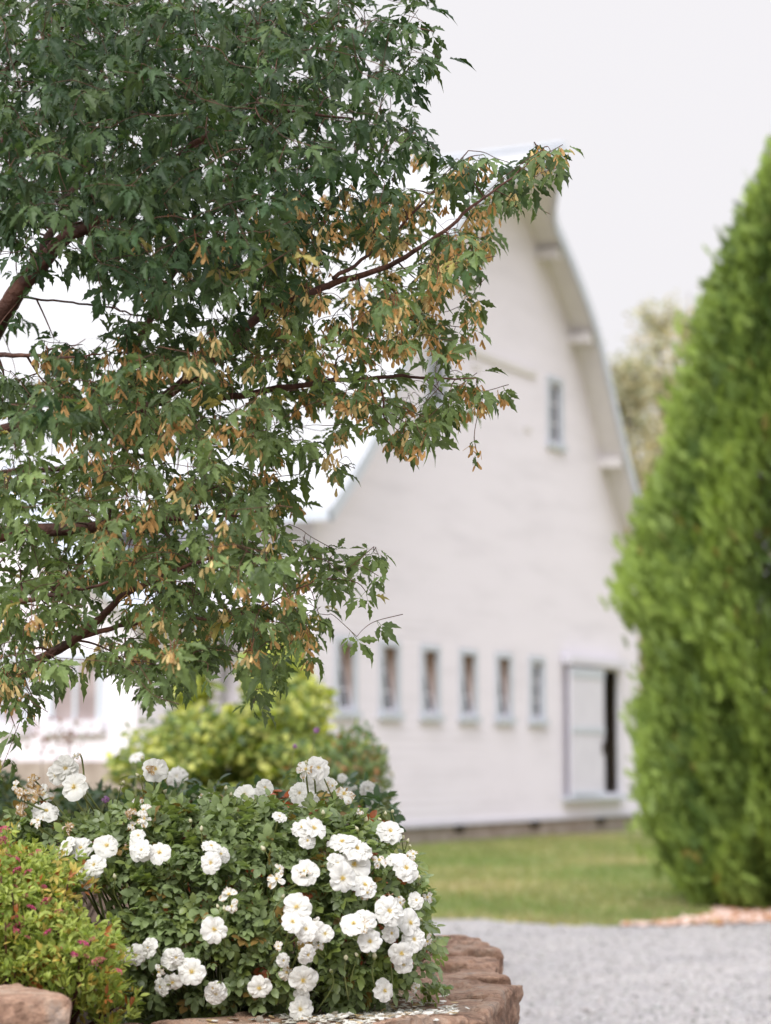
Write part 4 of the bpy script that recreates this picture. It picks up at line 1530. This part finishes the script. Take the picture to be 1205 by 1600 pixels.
    while k < cnt:
        px, py = g.uniform(15, 690), g.uniform(1195, 1600)
        top = np.interp(px, TOPX, TOPY)
        # shoots rise unevenly above the mound
        if py < top + 14 * mnoise.noise(Vector((px * 0.03, 0, 5))) - 4:
            continue
        if px < 190 and py > 1375 + (190 - px) * 0.35:
            continue
        if py > np.interp(px, [0, 340, 420, 500, 600, 660], [1600, 1592, 1584, 1574, 1563, 1552]):
            continue
        hole = mnoise.noise(Vector((px * 0.014, py * 0.014, 2.0)))
        if hole < -0.08 and g.random() < 0.75:
            continue
        dens = 1.0 if py < 1500 else (0.75 if py < 1560 else 0.4)
        if g.random() > dens:
            continue
        fr = g.random()
        if fr < 0.72:
            Y = rose_depth(px, py) + abs(g.normal(0, 0.07))
        else:
            Y = g.uniform(rose_depth(px, py), rose_depth(px, py, False))
        p = at(px, py, Y)
        if p[2] < 0.56:
            continue
        rad = np.array([(px - 350) / 345, (Y - 5.05) / 0.4, (1500 - py) / 215 * 0.8])
        T.append(p - org)
        X.append(rad * 0.6 + g.normal(0, 0.6, 3) + np.array([0, -0.1, -0.15]))
        Z.append(rad * 0.7 + np.array([0, -0.25, 0.8]) + g.normal(0, 0.35, 3))
        yng = g.random()
        if yng < 0.24:
            c = np.array([0.20, 0.25, 0.075])
        elif yng < 0.285:
            c = np.array([0.22, 0.14, 0.045])
        elif yng < 0.30:
            c = np.array([0.25, 0.07, 0.03])
        else:
            c = np.array([0.21, 0.268, 0.12])
        C.append(c * g.uniform(0.75, 1.3))
        k += 1
    T, X, Z, C = map(np.array, (T, X, Z, C))
    M = frames(X, Z) * g.uniform(0.014, 0.027, (len(T), 1, 1))
    mb = MB()
    for j in range(4):
        tv, tf = compound([(0.9, 0, 0, 1.0), (0.55, 0, 1.1, 0.85), (0.55, 0, -1.1, 0.85), (0.05, 0, 1.2, 0.7), (0.05, 0, -1.2, 0.7)], g, 0.2, 0.12, ROSE_OUT)
        w = (np.arange(len(T)) % 4) == j
        mb.scatter(tv, tf, M[w], T[w], C[w])
    mb.build("foliage", M_ROSELEAF, root, True)
    # woody canes seen through the gaps
    for _ in range(55):
        a, b_ = g.uniform(-0.34, 0.34), g.uniform(-0.22, 0.25)
        top = np.array([a * 1.2, b_ * 1.1, g.uniform(0.3, 0.5) * (1 - abs(a) * 0.8)])
        stems.tube(smooth_path([(a * .4, b_ * .4, 0), (a * 0.8 + g.normal(0, .02), b_ * .8, top[2] * .5), top], 5), np.linspace(0.004, 0.0018, 11), 5)
    stems.build("canes", M_STEM, root, True)
rose_bush()

# ------------------------------------------------------------------ other planting
def leafy(name, label, cat, blobs, n, leaf, cols, seed, base_px, outline=SPI_OUT, m=None, group=None, per=1, up=0.3, stem_mat=None, zbase=0.5, ncane=30):
    """a shrub: blobs are (px, py, Y, half width px, half height px, half depth m)"""
    g = rng(seed)
    b = at(base_px[0], HZ, base_px[1])
    org = np.array([b[0], base_px[1], zbase])
    root = empty(name, org)
    tag(root, label, cat, group)
    wts = np.array([w * h for _, _, _, w, h, _ in blobs], float)
    T, X, Z = [], [], []
    which = g.choice(len(blobs), n, p=wts / wts.sum())
    for i in which:
        px, py, Y, w, h, dp = blobs[i]
        d = g.normal(0, 1, 3)
        d /= np.linalg.norm(d)
        r_ = g.random() ** 0.35
        q = np.array([px + d[0] * w * r_, py + d[2] * h * r_])
        lum = 1 + 0.35 * mnoise.noise(Vector((q[0] * 0.03, q[1] * 0.03, seed)))
        q = np.array([px, py]) + (q - np.array([px, py])) * lum
        p = at(q[0], q[1], Y + d[1] * dp * r_)
        if p[2] < zbase + 0.02:
            continue
        for _ in range(per):
            o = d * 0.7 + np.array([0, 0, up]) + g.normal(0, 0.55, 3)
            T.append(p - org + (o * leaf * 0.25 if per > 1 else 0))
            X.append(o)
            Z.append(np.array([0, -0.2, 1.0]) + d * 0.5 + g.normal(0, 0.35, 3))
    T, X, Z = map(np.array, (T, X, Z))
    k = len(T)
    M = frames(X, Z) * (leaf * g.uniform(0.7, 1.25, (k, 1, 1)))
    cc = np.array([c for c, _ in cols])
    pr = np.array([p for _, p in cols])
    grp = np.repeat(g.choice(len(cc), k // per + 1, p=pr / pr.sum()), per)[:k]
    C = cc[grp] * g.uniform(0.75, 1.3, (k, 1))
    mb = MB()
    for j in range(3):
        tv, tf = leaflet(outline, 0.15, g.uniform(0.05, 0.35), g)
        w = (np.arange(k) % 3) == j
        mb.scatter(tv, tf, M[w], T[w], C[w])
    mb.build("foliage", m or M_SHRUB, root, True)
    mb = MB()
    idx = g.choice(k, min(ncane, k), replace=False)
    for i in idx:
        p = T[i]
        f0 = np.array([p[0] * 0.35 + g.normal(0, .02), p[1] * .35, 0])
        mb.tube(smooth_path([f0, (f0 + p) / 2 + np.array([p[0] * .1, 0, .03]), p], 4), np.linspace(0.005, 0.0015, 9), 5)
    mb.build("stems", stem_mat or M_BARKG, root, True)
    return root, org

YG = np.array([0.33, 0.36, 0.06])
# gold-leaved spirea in the front left, with pink flower heads
sp, sorg = leafy("spirea_shrub", "yellow-green spirea with small pink flower heads beside the corner stone", "shrub",
      [(20, 1440, 4.55, 105, 105, 0.22), (110, 1500, 4.5, 85, 85, 0.2), (60, 1380, 4.65, 85, 60, 0.2), (-70, 1420, 4.55, 110, 120, 0.25), (165, 1560, 4.55, 50, 55, 0.14), (10, 1340, 4.75, 60, 45, 0.15), (20, 1510, 4.42, 80, 40, 0.1)], 3100, 0.0175,
      [(np.array([0.35, 0.41, 0.10]), 0.55), (np.array([0.22, 0.29, 0.06]), 0.30), (np.array([0.48, 0.38, 0.10]), 0.10), (np.array([0.42, 0.15, 0.05]), 0.05)], 51, (30, 4.6), SPI_OUT, M_SPIREA, per=6, up=0.55, ncane=90, stem_mat=M_BARK)
def pink_heads():
    g = rng(52)
    ms = []
    for v_ in range(3):
        m = MB()
        k = 70
        a, r_ = g.uniform(0, 6.28, k), np.sqrt(g.random(k))
        T = np.stack([np.cos(a) * r_, np.sin(a) * r_, 0.45 * (1 - r_ ** 2) + g.normal(0, .06, k)], 1)
        tv = np.array([(-.5, 0, 0), (0, -.5, .1), (.5, 0, 0), (0, .5, .1)])
        M = frames(g.normal(0, 1, (k, 3)), np.tile([0, 0, 1.0], (k, 1)) + g.normal(0, .6, (k, 3))) * 0.34
        c = np.array([[(0.55, 0.13, 0.20)], [(0.50, 0.09, 0.20)], [(0.42, 0.16, 0.14)]][v_]) * g.uniform(0.7, 1.3, (k, 1))
        m.scatter(tv, np.array([(0, 1, 2, 3)]), M, T, c)
        ms.append(m.build("flower_head", M_PINK, sp))
    pts = [(6, 1296, 9), (5, 1313, 8), (14, 1338, 7), (26, 1343, 8), (27, 1361, 9), (8, 1330, 5), (44, 1363, 8), (69, 1386, 6), (24, 1386, 6), (73, 1408, 10), (49, 1419, 9), (92, 1425, 8), (30, 1435, 8), (29, 1447, 9), (15, 1446, 6), (26, 1455, 7), (75, 1457, 8), (43, 1465, 6), (1, 1431, 6), (130, 1475, 10), (145, 1467, 6), (99, 1481, 5), (117, 1491, 6), (154, 1503, 13), (186, 1518, 7), (116, 1491, 6), (135, 1494, 5), (60, 1330, 5), (48, 1336, 4), (40, 1400, 6)]
    first = set()
    for i, (px, py, w) in enumerate(pts):
        s_ = ms[i % 3]
        if i >= 3:
            s_ = s_.copy()
            COL.objects.link(s_)
        s_.parent = sp
        Y = 4.22 + (1560 - py) * 0.0012
        s_.location = at(px, py, Y) - sorg
        r_ = w / F * Y * 0.95
        s_.scale = (r_, r_, r_)
        s_.rotation_euler = (R(35) + g.normal(0, .2), g.normal(0, .2), g.uniform(0, 6))
pink_heads()

leafy("garden_shrub", "broad yellow-green shrub in the middle of the bed behind the roses", "shrub",
      [(330, 1165, 12.6, 120, 65, 0.6), (430, 1140, 12.4, 80, 80, 0.55), (260, 1195, 12.2, 85, 40, 0.5), (470, 1190, 12.2, 100, 55, 0.5), (420, 1070, 12.6, 40, 45, 0.35), (360, 1275, 12.4, 140, 70, 0.6), (470, 1280, 12.2, 80, 60, 0.5)], 8200, 0.056,
      [(np.array([0.22, 0.27, 0.06]), 0.45), (np.array([0.42, 0.43, 0.11]), 0.35), (np.array([0.09, 0.14, 0.04]), 0.2)], 61, (350, 12.5), ROSE_OUT)
leafy("garden_shrub", "tall loose lemon-green shrub rising against the barn's long wall", "shrub",
      [(430, 1040, 13.2, 45, 60, 0.4), (300, 1085, 13.2, 30, 50, 0.3), (455, 1100, 13.0, 60, 60, 0.4), (308, 1030, 13.2, 14, 40, 0.2), (400, 1230, 13.1, 90, 90, 0.4)], 2200, 0.075,
      [(np.array([0.36, 0.38, 0.07]), 0.6), (np.array([0.24, 0.30, 0.06]), 0.4)], 62, (380, 13.2), ROSE_OUT)
leafy("garden_shrub", "dark green shrub with rusty tips at the right end of the bed", "shrub",
      [(560, 1190, 11.2, 42, 60, 0.3), (535, 1215, 11.0, 60, 60, 0.35), (590, 1225, 11.0, 22, 50, 0.25), (500, 1230, 11, 60, 50, 0.35), (545, 1300, 11, 62, 70, 0.35)], 3900, 0.042,
      [(np.array([0.08, 0.13, 0.045]), 0.55), (np.array([0.17, 0.21, 0.07]), 0.33), (np.array([0.28, 0.13, 0.05]), 0.12)], 63, (555, 11.0), SPI_OUT)
leafy("garden_shrub", "very dark low shrub at the photo's left edge under the annex", "shrub",
      [(-20, 1250, 7.6, 60, 55, 0.3), (60, 1290, 7.4, 110, 50, 0.3), (180, 1265, 7.2, 90, 40, 0.3)], 3000, 0.04,
      [(np.array([0.035, 0.06, 0.025]), 0.7), (np.array([0.09, 0.10, 0.03]), 0.3)], 64, (40, 7.5), SPI_OUT)
leafy("barberry_shrub", "low orange-red leaved shrub showing between the roses and the bed", "shrub",
      [(440, 1268, 6.0, 60, 30, 0.15), (280, 1270, 6.1, 70, 28, 0.15), (560, 1290, 6.0, 40, 25, 0.12), (430, 1380, 6.0, 90, 90, 0.2), (540, 1400, 6.0, 50, 90, 0.15), (290, 1390, 6.1, 70, 90, 0.18)], 3600, 0.032,
      [(np.array([0.50, 0.12, 0.05]), 0.4), (np.array([0.10, 0.15, 0.04]), 0.45), (np.array([0.40, 0.26, 0.06]), 0.15)], 65, (430, 6.0), ROSE_OUT)
leafy("wispy_plant", "wispy purple-brown twiggy plant in front of the annex window", "plant",
      [(90, 1150, 12.0, 70, 36, 0.3)], 150, 0.035, [(np.array([0.34, 0.22, 0.24]), 1.0)], 66, (90, 12.0), SPI_OUT, ncane=9)

# roses further back, out of focus
def back_roses():
    g = rng(71)
    b = at(420, HZ, 6.4)
    org = np.array([b[0], 6.4, 0.5])
    root = empty("rose_bush", org)
    tag(root, "sparse second rose bush behind the first, a few blurred white blooms", "rose bush")
    ms = [petal_mesh(g, [(6, 1.0, 0.20, 0.0, 1.05), (6, 0.82, 0.55, 0.4, 0.95), (5, 0.58, 1.0, 0.2, 0.9)]).build("bloom", M_PETAL, root, True) for _ in range(2)]
    st = MB()
    for i, (px, py, w, Y) in enumerate([(277, 1214, 36, 6.2), (213, 1184, 24, 6.9), (575, 1233, 28, 6.0), (583, 1262, 28, 6.0), (535, 1216, 16, 6.3), (556, 1236, 20, 6.2), (600, 1300, 22, 6.0), (590, 1372, 20, 5.6), (545, 1230, 18, 6.3)]):
        o = ms[i % 2]
        if i > 1:
            o = o.copy()
            COL.objects.link(o)
        o.parent = root
        p = at(px, py, Y) - org
        o.location = p
        s_ = w / F * Y / 2 * 1.05
        o.scale = (s_, s_, s_)
        d = np.array([0, -0.8, 0.5]) + g.normal(0, .3, 3)
        o.rotation_euler = Vector(d).to_track_quat('Z', 'Y').to_euler()
        st.tube(smooth_path([p + np.array([0, .01, -.005]), p * np.array([1, .8, .6]) + np.array([0.01, 0, 0]), p * np.array([.9, .5, 0])], 5), np.linspace(0.002, 0.004, 11), 5)
    st.build("canes", M_STEM, root, True)
    T, C = [], []
    for _ in range(1500):
        px, py, Y = g.uniform(200, 610), 1300 + g.normal(-8, 26), 6.2 + g.normal(0, .25)
        T.append(at(px, py, Y) - org)
    T = np.array(T)
    k = len(T)
    C = np.where(g.random((k, 1)) < .7, np.array([[.06, .11, .05]]), np.array([[.15, .18, .06]])) * g.uniform(.75, 1.3, (k, 1))
    M = frames(g.normal(0, 1, (k, 3)), np.tile([0, -.3, 1.0], (k, 1)) + g.normal(0, .4, (k, 3))) * g.uniform(.022, .032, (k, 1, 1))
    tv, tf = compound([(0.9, 0, 0, 1.0), (0.55, 0, 1.1, 0.85), (0.55, 0, -1.1, 0.85), (0.05, 0, 1.2, 0.7), (0.05, 0, -1.2, 0.7)], g, 0.2, 0.12, ROSE_OUT)
    mb = MB()
    mb.scatter(tv, tf, M, T, C)
    mb.build("foliage", M_ROSELEAF, root, True)
back_roses()

def verbena():
    g = rng(81)
    specs = [((495, 1141, 5), "tall thin purple flower against the first barn window"),
             ((461, 1166, 4), "smaller purple flower dot left of the tallest one"),
             ((165, 1249, 6), "single mauve flower behind the left rose cluster")]
    for (px, py, w), lab in specs:
        Y = 7.0 if px > 200 else 5.9
        p = at(px, py, Y)
        org = np.array([p[0] - 0.08, Y, 0.5])
        root = empty("purple_flower", org)
        tag(root, lab, "flower", "purple flowers on thin stems")
        m = MB()
        q = p - org
        m.tube(smooth_path([(0, 0, 0), (0.01, 0, q[2] * .5), q], 5), np.linspace(0.0025, 0.0012, 11), 5)
        m.build("stem", M_STEM, root, True)
        m = MB()
        k = 40
        d = g.normal(0, 1, (k, 3))
        d /= np.linalg.norm(d, axis=1)[:, None]
        r_ = w / F * Y
        M = frames(g.normal(0, 1, (k, 3)), d) * r_ * 0.7
        m.scatter(np.array([(-.5, 0, 0), (0, -.5, .1), (.5, 0, 0), (0, .5, .1)]), np.array([(0, 1, 2, 3)]), M, q + d * r_ * 0.8, np.tile([0.42, 0.22, 0.45], (k, 1)) * g.uniform(.7, 1.2, (k, 1)))
        m.build("flower_head", M_PINK, root)
verbena()
